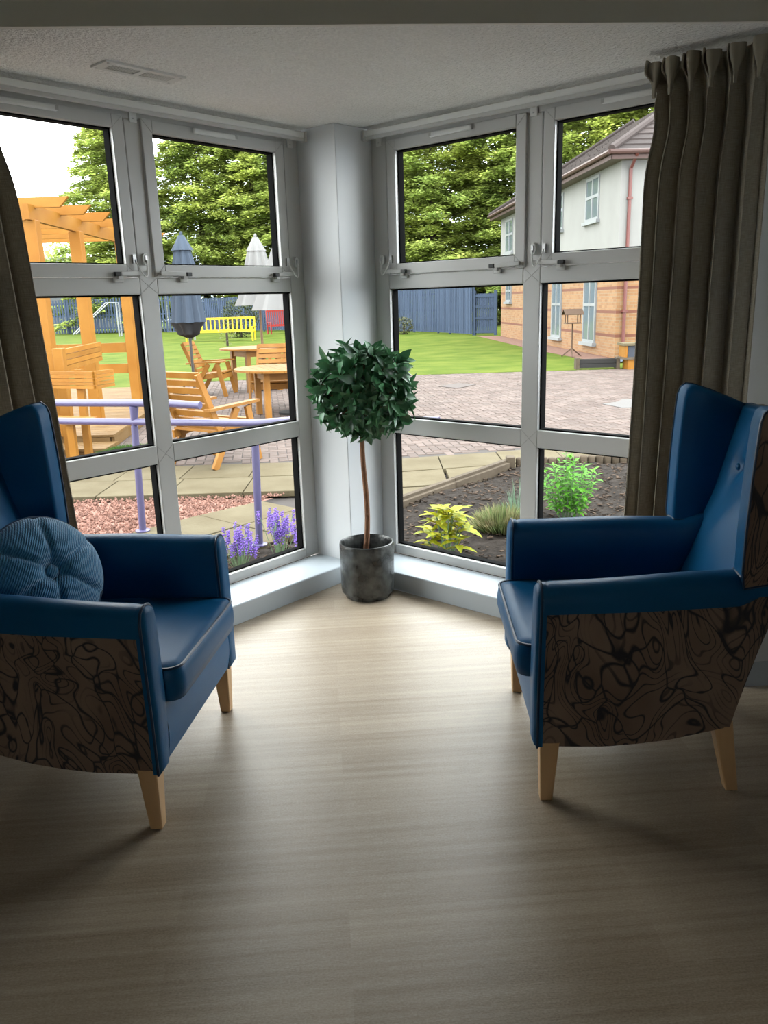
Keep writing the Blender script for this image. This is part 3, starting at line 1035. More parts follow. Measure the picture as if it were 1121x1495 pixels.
for k in range(NT):
    z = 1 - 2 * (k + .5) / NT
    a = k * 2.399963
    n_ = Vector((math.sqrt(1 - z * z) * math.cos(a), math.sqrt(1 - z * z) * math.sin(a), z))
    rr = .215 * br.uniform(.82, 1.10)
    p = BC + Vector((n_.x * rr * 1.06, n_.y * rr * .86, n_.z * rr * .98))
    twigs.tube([tuple(BC + n_ * .03), tuple(p)], .003, 4, r1=.002)
    for j in range(7):
        az = j * 2.4 + br.uniform(0, 1)
        ref = Vector((0, 0, 1)) if abs(n_.z) < .9 else Vector((1, 0, 0))
        e1 = n_.cross(ref).normalized(); e2 = n_.cross(e1)
        tilt = br.uniform(.25, 1.15)
        d = (n_ * math.cos(tilt) + (e1 * math.cos(az) + e2 * math.sin(az)) * math.sin(tilt) + Vector((0, 0, br.uniform(-.35, .15)))).normalized()
        spots.append((p - n_ * br.uniform(0, .03), d, n_, br.randrange(3), br.uniform(.8, 1.15)))
twigs.build('twigs', BARK, t, smooth=True)
view = (Vector((0, 0, CAMH)) - Vector((PX, PY, 1.09))).normalized()
def leaf_mat4(p, d, n_, s):
    y = n_.cross(d)
    if y.length < .05: y = Vector((0, 0, 1)).cross(d)
    y.normalize(); z = d.cross(y)
    return Matrix(((d.x * s, y.x * s, z.x * s, p.x), (d.y * s, y.y * s, z.y * s, p.y), (d.z * s, y.z * s, z.z * s, p.z), (0, 0, 0, 1)))
spots.sort(key=lambda q: -(q[0] - BC).dot(view))
rest = MB()
for k, (p, d, n_, vi, s) in enumerate(spots):
    M4 = leaf_mat4(p, d, n_, s)
    if k < 300:
        o = link('leaf', lm[vi], None, t); o.matrix_local = M4
    else:
        i0 = len(rest.v)
        rest.v += [tuple(M4 @ v.co) for v in lm[vi].vertices]
        rest.f += [tuple(i0 + q for q in f.vertices) for f in lm[vi].polygons]
rest.build('foliage', LEAF1, t, kind='stuff', fix=False)
# ------------------------------------------------------------------ garden ground
G = -.10
def yp(x): return 8.36 + max(0, x) * .20 + max(0, -x - 2.5) * .0      # far edge of the flagstones
m = MB().prism([(-45, 18.2), (45, 18.2), (45, 100), (-45, 100)], G - .2, G)
lawn = struct(m.build('lawn', GRASSM), 'green lawn in front of the blue fence')
m = MB().prism([(-12, 2.0), (-1.9, 2.0)] + [(p.x, p.y) for p in (uvL(1.0, -.13), uvL(-.13, -.13), uvR(1.0, -.13))] + [(3.5, 2.9), (14, 2.9), (14, 18.3), (-12, 18.3)], G - .25, G - .07)
m.build('ground', JOINT); struct(bpy.data.objects['ground'], 'bare ground under the paving')
struct(MB().prism([(-40, -40), (40, -40), (40, -4.4), (-40, -4.4)], G - .2, G).build('lawn_rear', GRASSM), 'lawn behind the building')
# lawn strip on the left beside the deck
m = MB().prism([(-12, 15.0), (-4.6, 16.2), (-4.9, 18.3), (-12, 18.3)], G - .05, G + .002)
struct(m.build('lawn_verge', GRASSM), 'strip of lawn running behind the timber deck')

# block paving, herringbone
pv = empty('paving', (0, 0, G)); pv['kind'] = 'structure'; pv['label'] = 'reddish herringbone block paving'
MB().prism([(-7, yp(-7)), (0, yp(0)), (9, yp(9)), (9, 18.25), (-7, 18.25)], -.06, -.008).build('bedding', JOINT, pv)
bw_, bl_ = .1, .2
g_ = .004
def brick_me(nm):
    m = MB(); a, b = bl_ / 2 - g_, bw_ / 2 - g_; h = .006
    top = [(-a + h, -b + h), (a - h, -b + h), (a - h, b - h), (-a + h, b - h)]
    low = [(-a, -b), (a, -b), (a, b), (-a, b)]
    r0 = [(x, y, -.05) for x, y in low]; r1 = [(x, y, -.005) for x, y in low]; r2 = [(x, y, 0) for x, y in top]
    m.grid([r0, r1, r2], True); m.cap(r2)
    me = m.mesh(nm); me.materials.append(PAVER)
    return me
BM = brick_me('paving_brick')
pr_ = random.Random(2)
spots = []
ca, sa = math.cos(rad(8)), math.sin(rad(8))
for jj in range(-40, 190):
    for ii in range(-110, 130):
        s = (ii - jj) % 4
        if s not in (0, 3): continue
        if s == 0: cx_, cy_, an = (ii + 1) * bw_, (jj + .5) * bw_, 0
        else: cx_, cy_, an = (ii + .5) * bw_, (jj + 1) * bw_, math.pi / 2
        x = cx_ * ca - cy_ * sa; y = 7.0 + cx_ * sa + cy_ * ca
        if y < yp(x) + .09 or y > 18.1 or x < -6.2 or x > 7.2: continue
        if abs(x) > .42 * y + .6: continue
        spots.append((x, y, an + rad(8)))
def shown(x, y): return (-.33 * y < x < -.10 * y) or (.005 * y < x < .335 * y)
spots.sort(key=lambda q: q[1] + (0 if shown(q[0], q[1]) else 20))
rest = MB()
for k, (x, y, an) in enumerate(spots):
    dz = pr_.uniform(-.003, .002)
    if k < 300:
        o = link('paving_brick', BM, None, pv); o.location = (x, y, dz); o.rotation_euler.z = an
    else:
        c_, s_ = math.cos(an), math.sin(an); i0 = len(rest.v)
        rest.v += [(x + v.co.x * c_ - v.co.y * s_, y + v.co.x * s_ + v.co.y * c_, v.co.z + dz) for v in BM.vertices]
        rest.f += [tuple(i0 + q for q in f.vertices) for f in BM.polygons]
rest.build('paving_bricks_far', PAVER, pv, kind='stuff', fix=False)
# steel access cover and a pale scuffed patch
t = tag(MB().prism([(1.12, 15.5), (1.45, 15.05), (1.86, 15.62), (1.55, 16.0)], G, G + .012).build('drain_cover', mat('rusty_cover', (.25, .19, .165), .8)), 'flat brown drain cover set in the block paving', 'drain cover')
m = MB().prism([(3.40, 12.25), (3.55, 11.75), (4.3, 11.7), (4.4, 12.5), (3.85, 12.75), (3.7, 12.45)], G, G + .008)
tag(m.build('pale_patch', mat('pale_mortar', (.35, .32, .30), .8)), 'pale cement patch on the block paving', 'patch')

# flagstones
fs = empty('flagstones', (0, 0, G)); fs['kind'] = 'structure'; fs['label'] = 'buff concrete flagstone path'
def slab(pts, z=0):
    c = sum((Vector((p[0], p[1], 0)) for p in pts), Vector()) / len(pts)
    q = []
    for p in pts:
        d = (c - Vector((p[0], p[1], 0))).normalized() * .008
        q.append((p[0] + d.x, p[1] + d.y))
    MB().prism(q, -.055, z + pr_.uniform(-.003, .003)).build('flagstone', SLAB, fs, bevel=.005)
xs = [-4.6, -3.95, -3.3, -2.65, -2.0, -1.32, -.66, 0.0, .6, 1.24, 1.88, 2.52, 3.16, 3.8, 4.4]
for a, b in zip(xs, xs[1:]):
    slab([(a, yp(a) - .67), (b, yp(b) - .67), (b, yp(b)), (a, yp(a))])
    o = .0 if a > -.1 else .05
    if b <= 1.3 or a < 0:
        if a < .55:
            slab([(a + o, yp(a) - 1.34), (b + o, yp(b) - 1.34), (b + o, yp(b) - .68), (a + o, yp(a) - .68)])
slab([(.62, 7.12), (.95, 7.36), (1.2, 7.68), (1.2, 7.9), (.62, 7.78)])
slab([(0.02, 6.35), (.14, 6.35), (.56, 6.92), (.56, 7.05), (.02, 7.0)])
slab([(1.26, 7.72), (1.85, 7.76), (1.85, 8.04), (1.26, 7.92)])
slab([(-.64, 6.4), (-.02, 6.4), (-.02, 7.0), (-.64, 7.0)]); slab([(-.40, 5.75), (-.02, 5.75), (-.02, 6.38), (-.40, 6.38)])
for k in range(6):
    u0, u1 = -.95 + k * .62, -.95 + (k + 1) * .62
    for (v0, v1) in ((-2.0, -1.47), (-1.46, -.93)):
        P = [uvL(u0, v0), uvL(u1, v0), uvL(u1, v1), uvL(u0, v1)]
        if k == 0 and v0 < -1.9:
            P = [uvL(-.95, -1.95), uvL(u1, v0), uvL(u1, v1), uvL(u0, v1)]
        slab([(p.x, p.y) for p in P], -.004)
# red gravel bed
m = MB()
gr = random.Random(8)
def in_gravel(x, y):
    q = Vector((x, y, 0)) - CC
    v = q.dot(dR)
    return v < -2.02 and y < yp(x) - 1.36 and x > -4.4 and y > 3.8
n = 0
while n < 9000:
    x, y = gr.uniform(-4.4, -.8), gr.uniform(4.6, 7.02)
    if not in_gravel(x, y): continue
    n += 1
    s = gr.uniform(.008, .020); a = gr.uniform(0, 6.28); z = gr.uniform(-.02, .0)
    i0 = len(m.v)
    for (px, py, pz) in ((1, 0, 0), (-.5, .8, 0), (-.5, -.8, 0), (.1, .1, .9), (0, 0, -.6)):
        px *= gr.uniform(.7, 1.3); py *= gr.uniform(.5, 1.1)
        m.v.append((x + s * (px * math.cos(a) - py * math.sin(a)), y + s * (px * math.sin(a) + py * math.cos(a)), G - .015 + z + s * pz))
    for f in ((0, 1, 3), (1, 2, 3), (2, 0, 3), (1, 0, 4), (2, 1, 4), (0, 2, 4)): m.f.append(tuple(i0 + q for q in f))
m.f.append(tuple(range(len(m.v), len(m.v) + 5)))
m.v += [(p[0], p[1], G - .035) for p in ((-4.4, 4.0), (-3.2, 4.2), (-1.75, 5.9), (-.98, 6.9), (-4.4, 6.95))]
tag(m.build('red_gravel', GRAVEL, fix=False), 'bed of loose red stone gravel beside the flagstones', 'gravel', kind='stuff')
# soil beds with chips
def soil(nm, poly_test, x0, x1, y0, y1, zf, label, st=.06, chips=2500):
    m = MB(); rr = random.Random(5); idx = {}
    nx, ny = int((x1 - x0) / st), int((y1 - y0) / st)
    for j in range(ny + 1):
        for i in range(nx + 1):
            x, y = x0 + i * st, y0 + j * st
            if poly_test(x, y, .06):
                idx[i, j] = len(m.v); m.v.append((x, y, zf(x, y) + rr.uniform(-.012, .012)))
    for j in range(ny):
        for i in range(nx):
            k = [(i, j), (i + 1, j), (i + 1, j + 1), (i, j + 1)]
            if all(q in idx for q in k): m.f.append(tuple(idx[q] for q in k))
    o = m.build(nm, SOIL, smooth=True, fix=False); struct(o, label)
    c = MB(); n = 0
    while n < chips:
        x, y = rr.uniform(x0, x1), rr.uniform(y0, y1)
        if not poly_test(x, y, 0): continue
        n += 1
        s = rr.uniform(.006, .022); a = rr.uniform(0, 6.28)
        d = Vector((math.cos(a), math.sin(a), rr.uniform(-.3, .3))) * s
        z = zf(x, y) + .010
        c.beam((x - d.x, y - d.y, z - d.z), (x + d.x, y + d.y, z + d.z), s * .9, s * .3)
    cc = c.build('bark_chips', CHIP, o, fix=False, kind='stuff')
def in_bed_R(x, y, mg):
    q = Vector((x, y, 0)) - CC
    if q.dot(dL) > -.12: return False
    if x < .06 - .0 or x < .11 and y > 6.1: return False
    # behind the diagonal board from (.11,6.1) to (1.2,7.5), then y < 7.5
    if y > 7.52: return False
    if x < 1.2 and (y - 6.08) > (x - .11) * 1.30: return False
    return x > .0 and x < 4.2
soil('soil_bed', in_bed_R, 0, 4.2, 2.9, 7.6, lambda x, y: -.05 + .02 * math.sin(3 * x + 2 * y), 'dark bark-mulched planting bed outside the right window', chips=4200)
def in_bed_L(x, y, mg):
    q = Vector((x, y, 0)) - CC
    return -.90 < q.dot(dR) < -.12 and -.2 < q.dot(dL) < 3.0
soil('soil_strip', in_bed_L, -3.2, .2, 2.4, 5.6, lambda x, y: -.10, 'narrow soil strip outside the left window', chips=900)
# timber edging
ed = empty('bed_edging', (0, 0, G), 0, 'weathered timber edging round the planting bed', 'edging')
for k, (off, top) in enumerate(((0, .125), (-.055, .10))):
    a, b = Vector((.02, 6.02 + off, 0)), Vector((1.20, 7.56 + off, 0))
    n_ = 2
    for i in range(n_):
        p, q = a.lerp(b, i / n_), a.lerp(b, (i + 1) / n_ - .004)
        MB().beam((p.x, p.y, top / 2 - .02), (q.x, q.y, top / 2 - .02), .05, top + .04).build('edging_board', SLEEP, ed, bevel=.004)
MB().box(1.19, 1.27, 7.50, 7.60, -.05, .15).build('corner_post', SLEEP, ed, bevel=.004)
lg = MB().lathe([(.038, -.05), (.038, .115), (.030, .128), (0, .131)], 10).mesh('log_roll_stake', True); lg.materials.append(SLEEP)
for k in range(36):
    o = link('log_roll_stake', lg, None, ed); o.location = (1.32 + k * .078, 7.56 + .004 * k, pr_.uniform(-.008, .008)); o.rotation_euler.z = pr_.uniform(0, 6)

# lilac handrail
hr = empty('handrail', (-.88, 5.37, G), 0, 'lilac painted tubular handrail with two rails outside the left window', 'handrail')
def HP(x, y, z): return (x + .88, y - 5.37, z - G)
MB().tube([HP(.35, 4.80, .82), HP(-.52, 5.2, .795), HP(-.85, 5.36, .76), HP(-1.49, 5.66, .742), HP(-2.35, 6.07, .715), HP(-3.6, 6.67, .69)], .026, 12).build('lower_rail', LILAC, hr, smooth=True)
MB().tube([HP(-1.25, 5.55, .868), HP(-1.49, 5.66, .876), HP(-2.34, 6.07, .853), HP(-3.6, 6.67, .83)], .026, 12).build('upper_rail', LILAC, hr, smooth=True)
MB().tube([HP(-.88, 5.37, -.10), HP(-.855, 5.36, .74)], .026, 12).build('post', LILAC, hr, smooth=True)
MB().tube([HP(-1.83, 5.83, -.10), HP(-1.80, 5.81, .70)], .026, 12).build('post', LILAC, hr, smooth=True)
MB().tube([HP(-1.80, 5.81, .70), HP(-1.785, 5.80, .845)], .022, 12, r1=.034).build('post_bracket', LILAC, hr, smooth=True)
for x, y in ((-.88, 5.37), (-1.83, 5.83)):
    MB().lathe([(.055, 0), (.055, .008), (.03, .012)], 16, HP(x, y, -.10)).build('base_flange', LILAC, hr, smooth=True)

# ------------------------------------------------------------------ near plants
ALB = .75
def plant_leaf(name, L, W, curl, fold, matl):
    me = leaf_mesh(name, L, W, curl, fold).mesh(name, True); me.materials.append(matl); return me
YL = mat('spotted_laurel', (.20, .30, .02), .5, .2, rnd=.25, noise=(38, 3), col2=(.60, .50, .02), trans=.3)
GL = mat('fresh_green_leaf', (.12, .36, .03), .5, .15, rnd=.3, trans=.3)
HE = mat('heather_leaf', (.20, .27, .10), .7, .2, rnd=.4, noise=(9, 2), col2=(.36, .30, .16))
LV = mat('lavender_flower', (.26, .15, .56), .7, .2, rnd=.3)
LS = mat('lavender_stem', (.20, .30, .16), .7)
yl = plant_leaf('leaf', .15, .032, .30, .3, YL)
t = empty('spotted_laurel', (.40, 4.87, -.05), 0, 'low yellow-leaved spotted laurel in the soil bed', 'shrub')
rr = random.Random(3)
st = MB()
for k in range(13):
    a = k * 2.4; r = .03 + .010 * k
    top = Vector((r * math.cos(a), r * math.sin(a) * .9, .07 + .23 * (1 - k / 13) + rr.uniform(-.02, .03)))
    st.tube([(r * .3 * math.cos(a), r * .3 * math.sin(a), 0), tuple(top)], .005, 5)
    for j in range(6):
        az = j * 1.05 + k; el = rr.uniform(-.1, .75)
        d = Vector((math.cos(az) * math.cos(el), math.sin(az) * math.cos(el), math.sin(el)))
        o = link('leaf', yl, None, t); o.matrix_local = leaf_mat4(top - Vector((0, 0, .02 * (j % 3))), d, Vector((0, 0, 1)), rr.uniform(.65, 1.1))
st.build('stems', LS, t)
t = empty('green_shrub', (1.35, 5.62, -.05), 0, 'tall fresh green leafy shrub in the soil bed near the curtain', 'shrub')
gl = leaf_mesh('leaf', .075, .013, .35, .2)
lf, st = MB(), MB()
for k in range(26):
    a = k * 2.4; r = .22 * math.sqrt(k / 26); h = .50 - .26 * (r / .22) ** 1.6 + rr.uniform(-.05, .05)
    b0 = Vector((r * .35 * math.cos(a), r * .35 * math.sin(a), 0)); tp = Vector((r * math.cos(a), r * math.sin(a), h))
    st.tube([tuple(b0), tuple(b0.lerp(tp, .5) + Vector((0, 0, .02))), tuple(tp)], .004, 5, r1=.002)
    for j in range(22):
        q = .25 + .75 * j / 21; p = b0.lerp(tp, q); az = j * 2.4 + k; el = .15 + .9 * max(0, q - .7) * 2
        d = Vector((math.cos(az) * math.cos(el), math.sin(az) * math.cos(el), math.sin(el)))
        M4 = leaf_mat4(p, d, Vector((0, 0, 1)), rr.uniform(.6, 1.2)); i0 = len(lf.v)
        lf.v += [tuple(M4 @ Vector(v)) for v in gl.v]; lf.f += [tuple(i0 + z for z in f) for f in gl.f]
lf.build('foliage', GL, t, kind='stuff', fix=False); st.build('stems', LS, t)
def tuft(nm, loc, label, r, h, n, matl, seed, cat='plant', wid=.004):
    t = empty(nm, loc, 0, label, cat); rr = random.Random(seed); m = MB()
    for k in range(n):
        a = rr.uniform(0, 6.28); q = r * math.sqrt(rr.random()); x, y = q * math.cos(a), q * math.sin(a)
        hh = h * (1 - .6 * (q / r) ** 2) * rr.uniform(.6, 1.1); dx, dy = x * .5 + rr.uniform(-.05, .05) * h * 2, y * .5 + rr.uniform(-.05, .05) * h * 2
        b = rr.uniform(0, 3.14); w = wid * rr.uniform(.7, 1.4); i0 = len(m.v)
        m.v += [(x - w * math.cos(b), y - w * math.sin(b), 0), (x + w * math.cos(b), y + w * math.sin(b), 0), (x + dx * .5 + w * math.cos(b) * .7, y + dy * .5 + w * math.sin(b) * .7, hh * .6), (x + dx, y + dy, hh)]
        m.f += [(i0, i0 + 1, i0 + 2), (i0, i0 + 2, i0 + 3)]
    m.build('foliage', matl, t, kind='stuff', fix=False)
    return t
tuft('heather_clump', (.83, 5.42, -.05), 'small feathery heather clump beside the spotted laurel', .17, .19, 1500, HE, 2, 'plant', .005)
tuft('grass_clump', (1.0, 5.72, -.05), 'thin blue-green grass clump behind the heather', .09, .30, 120, mat('blue_grass', (.22, .33, .22), .6), 4)
tuft('grass_tuft', (-2.86, 9.12, G), 'bright tuft of grass growing at the deck edge', .30, .12, 2600, BLADE, 6, 'grass', .006)
def lavender(loc, label, n, h, seed, spread):
    t = empty('lavender', loc, 0, label, 'plant', 'lavender plants below the left window'); rr = random.Random(seed)
    fl_, st = MB(), MB()
    for k in range(n):
        a = rr.uniform(0, 6.28); q = spread * rr.random()
        top = Vector((q * math.cos(a), q * math.sin(a), h * rr.uniform(.6, 1.1)))
        st.tube([(top.x * .3, top.y * .3, 0), tuple(top)], .002, 4)
        for j in range(16):
            z = top.z - .085 * j / 15 * rr.uniform(.8, 1.1); s = rr.uniform(.005, .009); az = j * 2.4
            c = Vector((top.x + .007 * math.cos(az), top.y + .007 * math.sin(az), z)); i0 = len(fl_.v)
            fl_.v += [tuple(c + Vector(v) * s) for v in ((1, 0, 0), (-1, 0, 0), (0, 1, 0), (0, -1, 0), (0, 0, 1), (0, 0, -1))]
            fl_.f += [tuple(i0 + z_ for z_ in f) for f in ((0, 2, 4), (2, 1, 4), (1, 3, 4), (3, 0, 4), (2, 0, 5), (1, 2, 5), (3, 1, 5), (0, 3, 5))]
    fl_.build('flowers', LV, t, kind='stuff', fix=False); st.build('stems', LS, t, fix=False)
lavender((-.93, 4.86, -.10), 'flowering purple lavender nearest the armchair with the cushion', 46, .26, 3, .14)
lavender((-.70, 5.08, -.10), 'flowering purple lavender at the foot of the lilac rail post', 34, .30, 4, .13)
lavender((-.50, 5.17, -.10), 'flowering purple lavender nearest the corner column', 38, .24, 5, .12)
ALB = .24
# ------------------------------------------------------------------ garden furniture
def garden_chair(label, loc, rz, proto=[None]):
    if proto[0] is None:
        t = empty('garden_chair', (0, 0, 0), 0, label, 'garden chair', 'wooden garden chairs on the patio')
        W = .29
        for s in (1, -1):
            MB().beam((-.16, s * W, .30), (-.44, s * W, .98), .035, .07, .035, .06).build('back_post', GWOOD, t)
            MB().beam((.33, s * (W + .035), 0), (.20, s * (W + .035), .60), .035, .075).build('leg', GWOOD, t)
            MB().beam((-.34, s * (W + .035), 0), (.04, s * (W + .035), .60), .035, .075).build('leg', GWOOD, t)
            MB().beam((-.38, s * (W + .03), .615), (.36, s * (W + .03), .640), .09, .028).build('armrest', GWOOD, t)
            MB().beam((-.30, s * W, .33), (.28, s * W, .40), .03, .08).build('seat_rail', GWOOD, t)
        for k in range(8):
            q = .14 + k * .84 / 7
            c = Vector((-.16, 0, .30)).lerp(Vector((-.44, 0, .98)), q)
            MB().beam((c.x + .022, -W, c.z), (c.x + .022, W, c.z), .020, .066, upv=(-.28, 0, .68)).build('back_slat', GWOOD, t)
        for k in range(7):
            q = k / 6
            MB().beam((-.24 + .52 * q, -W - .01, .385 + .06 * q), (-.24 + .52 * q, W + .01, .385 + .06 * q), .068, .022).build('seat_slat', GWOOD, t)
        MB().box(.26, .285, -W, W, .32, .41).build('front_apron', GWOOD, t)
        proto[0] = t
    else:
        t = copy_tree(proto[0]); t['label'] = label
    t.location = loc; t.rotation_euler.z = rz
    return t
garden_chair('wooden garden chair seen from behind nearest the lilac handrail', (-1.80, 8.52, G), rad(56))
garden_chair('wooden garden chair in side view under the closed grey parasol', (-3.15, 15.25, G), rad(-6))
garden_chair('wooden garden chair facing the window across the nearer round table', (-1.74, 13.1, G), rad(-93))
garden_chair('wooden garden chair just showing behind the farther round table', (-1.95, 17.4, G), rad(-120))
def round_table(label, loc, rz, r=.68, h=.74):
    t = empty('round_table', loc, rz, label, 'table', 'round wooden garden tables')
    n = 10; w = 2 * r / n
    for k in range(n):
        x0, x1 = -r + k * w + .003, -r + (k + 1) * w - .003
        top = [(x0 + (x1 - x0) * i / 4, math.sqrt(max(.0, r * r - (x0 + (x1 - x0) * i / 4) ** 2))) for i in range(5)]
        pts = top[::-1] + [(x, -y) for x, y in top]
        MB().prism(pts, h - .03, h).build('top_plank', GWOOD, t)
    for a in (45, 135, 225, 315):
        c_, s_ = math.cos(rad(a)), math.sin(rad(a))
        MB().beam((.46 * c_, .46 * s_, 0), (.46 * c_, .46 * s_, h - .03), .085, .085).build('leg', GWOOD, t)
    for (a, b) in ((45, 135), (135, 225), (225, 315), (315, 45)):
        MB().beam((.46 * math.cos(rad(a)), .46 * math.sin(rad(a)), h - .10), (.46 * math.cos(rad(b)), .46 * math.sin(rad(b)), h - .10), .03, .12).build('apron', GWOOD, t)
    return t
round_table('round wooden garden table nearer the window, cut off by the frame', (-1.45, 12.1, G), rad(20), .72, .72)
round_table('farther round wooden garden table with the white parasol', (-2.42, 15.9, G), rad(35), .68, .83)

def parasol(label, loc, prof, zb, cloth, pole, folds=8, hem=None):
    t = empty('parasol', loc, 0, label, 'parasol')
    MB().tube([(0, 0, .03), (0, 0, prof[-1][1])], .024, 10).build('pole', pole, t, smooth=True)
    MB().lathe([(.24, 0), (.24, .03), (.06, .06), (.035, .20)], 20).build('base', DGREY, t, smooth=True)
    can = MB().lathe(prof, 48, fold=lambda a, z: .16 * math.sin(folds * a) * (1 if z < prof[-1][1] - .1 else .3)).build('canopy', cloth, t, smooth=True)
    top = prof[-1][1]
    MB().lathe([(.0, top + .07), (.025, top + .05), (.03, top + .02), (.02, top - .02)], 10).build('finial', cloth, t, smooth=True)
    # vent flap
    z = top - .06
    MB().lathe([(.05, top), (.10, top - .10), (.17, top - .25)], 40, fold=lambda a, zz: .14 * math.sin(folds * a) if zz < top - .2 else .03 * math.sin(folds * a)).build('vent_flap', cloth, t, smooth=True)
    if hem:
        MB().lathe(hem, 40, fold=lambda a, zz: .22 * math.sin(5 * a + zz * 3)).build('gathered_hem', DGREY, t, smooth=True)
    return t
parasol('closed blue-grey parasol with dark gathered hem among the garden chairs', (-3.34, 14.5, G), [(.27, 1.36), (.235, 1.6), (.20, 2.0), (.17, 2.35), (.12, 2.6), (.06, 2.78), (.03, 2.82)], 1.3, CANB, mat('grey_pole', (.16, .15, .14), .5), hem=[(.05, 1.10), (.17, 1.16), (.20, 1.26), (.27, 1.37)])
parasol('half-closed white parasol standing through the farther round table', (-2.27, 15.9, G), [(.42, 1.62), (.36, 1.75), (.27, 2.05), (.20, 2.4), (.14, 2.65), (.06, 2.82), (.03, 2.86)], 1.6, CANW, POLEM)
parasol('half-closed white parasol partly hidden by the window frame near the nearer round table', (-1.33, 12.3, G), [(.48, 1.55), (.40, 1.75), (.28, 2.1), (.18, 2.4), (.09, 2.62), (.03, 2.78)], 1.6, CANW, POLEM)

def slat_bench(nm, label, loc, rz, L, H, matl, nsl, arch=0, cat='bench'):
    t = empty(nm, loc, rz, label, cat)
    for s in (-1, 1):
        MB().beam((s * L / 2, .20, 0), (s * L / 2, .26, H), .06, .06).build('leg', matl, t)
        MB().beam((s * L / 2, -.22, 0), (s * L / 2, -.22, .62), .06, .06).build('leg', matl, t)
        MB().beam((s * L / 2, -.26, .64), (s * L / 2, .22, .64), .07, .04).build('armrest', matl, t)
    MB().beam((-L / 2, .26, H - .03), (L / 2, .26, H - .03), .05, .09).build('top_rail', matl, t)
    MB().beam((-L / 2, .23, .48), (L / 2, .23, .48), .05, .08).build('lower_rail', matl, t)
    for k in range(nsl):
        x = -L / 2 + L * (k + 1) / (nsl + 1)
        MB().beam((x, .235, .5), (x, .26, H - .05), .06, .025, upv=(0, 1, 0)).build('back_slat', matl, t)
    for k in range(4):
        MB().beam((-L / 2, -.18 + .11 * k, .43), (L / 2, -.18 + .11 * k, .43), .09, .03).build('seat_slat', matl, t)
    return t
slat_bench('yellow_bench', 'long bright yellow slatted bench on the lawn', (-7.50, 38.9, G), rad(-8), 3.25, 1.08, YBENCH, 14)
slat_bench('red_bench', 'red wooden seat by the blue fence behind the parasols', (-5.6, 46.5, G), rad(35), 1.3, 1.30, RBENCH, 9, cat='seat')

# ------------------------------------------------------------------ pergola and deck
pg = empty('pergola', (-3.9, 9.63, G), 0, 'orange stained timber pergola with open rafters', 'pergola')
def P(x, y, z): return (x + 3.9, y - 9.63, z - G)
PY_ = (9.63, 11.1, 13.1, 14.5)
for (x, zt) in ((-3.9, 2.53), (-7.2, 2.53)):
    for k, y in enumerate(PY_):
        MB().beam(P(x - .03 * k - (.06 if k == 3 else 0), y, .062), P(x - .03 * k - (.06 if k == 3 else 0), y, zt), .15, .15).build('post', TIMB, pg, bevel=.006)
MB().beam(P(-3.87, 9.45, 2.605), P(-4.05, 14.9, 2.605), .06, .165).build('side_beam', TIMB, pg)
MB().beam(P(-7.2, 9.45, 2.605), P(-7.3, 14.9, 2.605), .06, .165).build('side_beam', TIMB, pg)
MB().beam(P(-7.4, 9.56, 2.605), P(-3.93, 9.56, 2.605), .06, .165).build('front_beam', TIMB, pg)
for k in range(7):
    y = 9.66 + .82 * k
    x1 = -3.45 - .03 * k
    m = MB()
    prof = [(-7.7, 2.775), (x1, 2.775), (x1 - .11, 2.665), (-7.6, 2.665)]
    i0 = [P(x, y - .025, z) for x, z in prof]; i1 = [P(x, y + .025, z) for x, z in prof]
    m.cap(i0); m.cap(i1); m.grid([i0, i1], True)
    m.build('rafter', TIMB, pg)
for (z) in (.93, .60):
    MB().beam(P(-7.2, 13.1, z), P(-4.0, 13.1, z), .04, .15).build('guard_rail', TIMB, pg)
    MB().beam(P(-3.97, 13.1, z), P(-4.05, 14.5, z), .04, .15).build('guard_rail', TIMB, pg)
dk = empty('deck', (-5.4, 12.6, G), 0, 'pale timber deck under the pergola', 'deck')
for k in range(40):
    y = 9.7 + .15 * k
    xr_ = -3.25 - .09 * (y - 9.7)
    MB().box(-7.6 + 5.4, xr_ + 5.4, y - 12.6 - .07, y - 12.6 + .07, .13, .16).build('deck_board', DECK, dk)
MB().beam((-3.27 + 5.4, 9.66 - 12.6, .07), (-3.80 + 5.4, 15.6 - 12.6, .07), .04, .13).build('fascia', DECK, dk)
MB().beam((-7.6 + 5.4, 9.65 - 12.6, .07), (-3.3 + 5.4, 9.65 - 12.6, .07), .04, .13).build('fascia', DECK, dk)
# slatted balustrade in front of the pergola
bl = empty('balustrade', (-3.55, 9.05, G), 0, 'orange slatted timber balustrade in front of the pergola', 'balustrade')
def Q(x, y, z): return (x + 3.55, y - 9.05, z - G)
MB().beam(Q(-3.55, 9.05, -.10), Q(-3.55, 9.05, 1.13), .11, .11).build('post', TIMB, bl, bevel=.006)
MB().beam(Q(-5.4, 8.95, -.10), Q(-5.4, 8.95, 1.13), .11, .11).build('post', TIMB, bl, bevel=.006)
for k in range(4):
    z = .90 + .062 * k
    MB().beam(Q(-3.53, 9.12, z), Q(-3.72, 10.9, z), .03, .056).build('side_slat', TIMB, bl)
MB().beam(Q(-5.4, 9.05, .98), Q(-3.6, 9.05, .98), .03, .20).build('front_board', TIMB, bl)
bn = empty('slatted_bench', (-3.3, 8.7, G), 0, 'orange slatted timber bench beside the balustrade', 'bench')
def Q2(x, y, z): return (x + 3.3, y - 8.7, z - G)
A0, A1 = Vector((-4.25, 8.93)), Vector((-2.98, 8.42))
for k in range(5):
    z = .745 + .037 * k
    MB().beam(Q2(A0.x, A0.y, z), Q2(A1.x, A1.y, z), .028, .031).build('back_slat', TIMB, bn)
    MB().beam(Q2(A1.x + .02, A1.y, z + .004), Q2(A1.x + .12, A1.y + .26, z + .004), .028, .031).build('arm_slat', TIMB, bn)
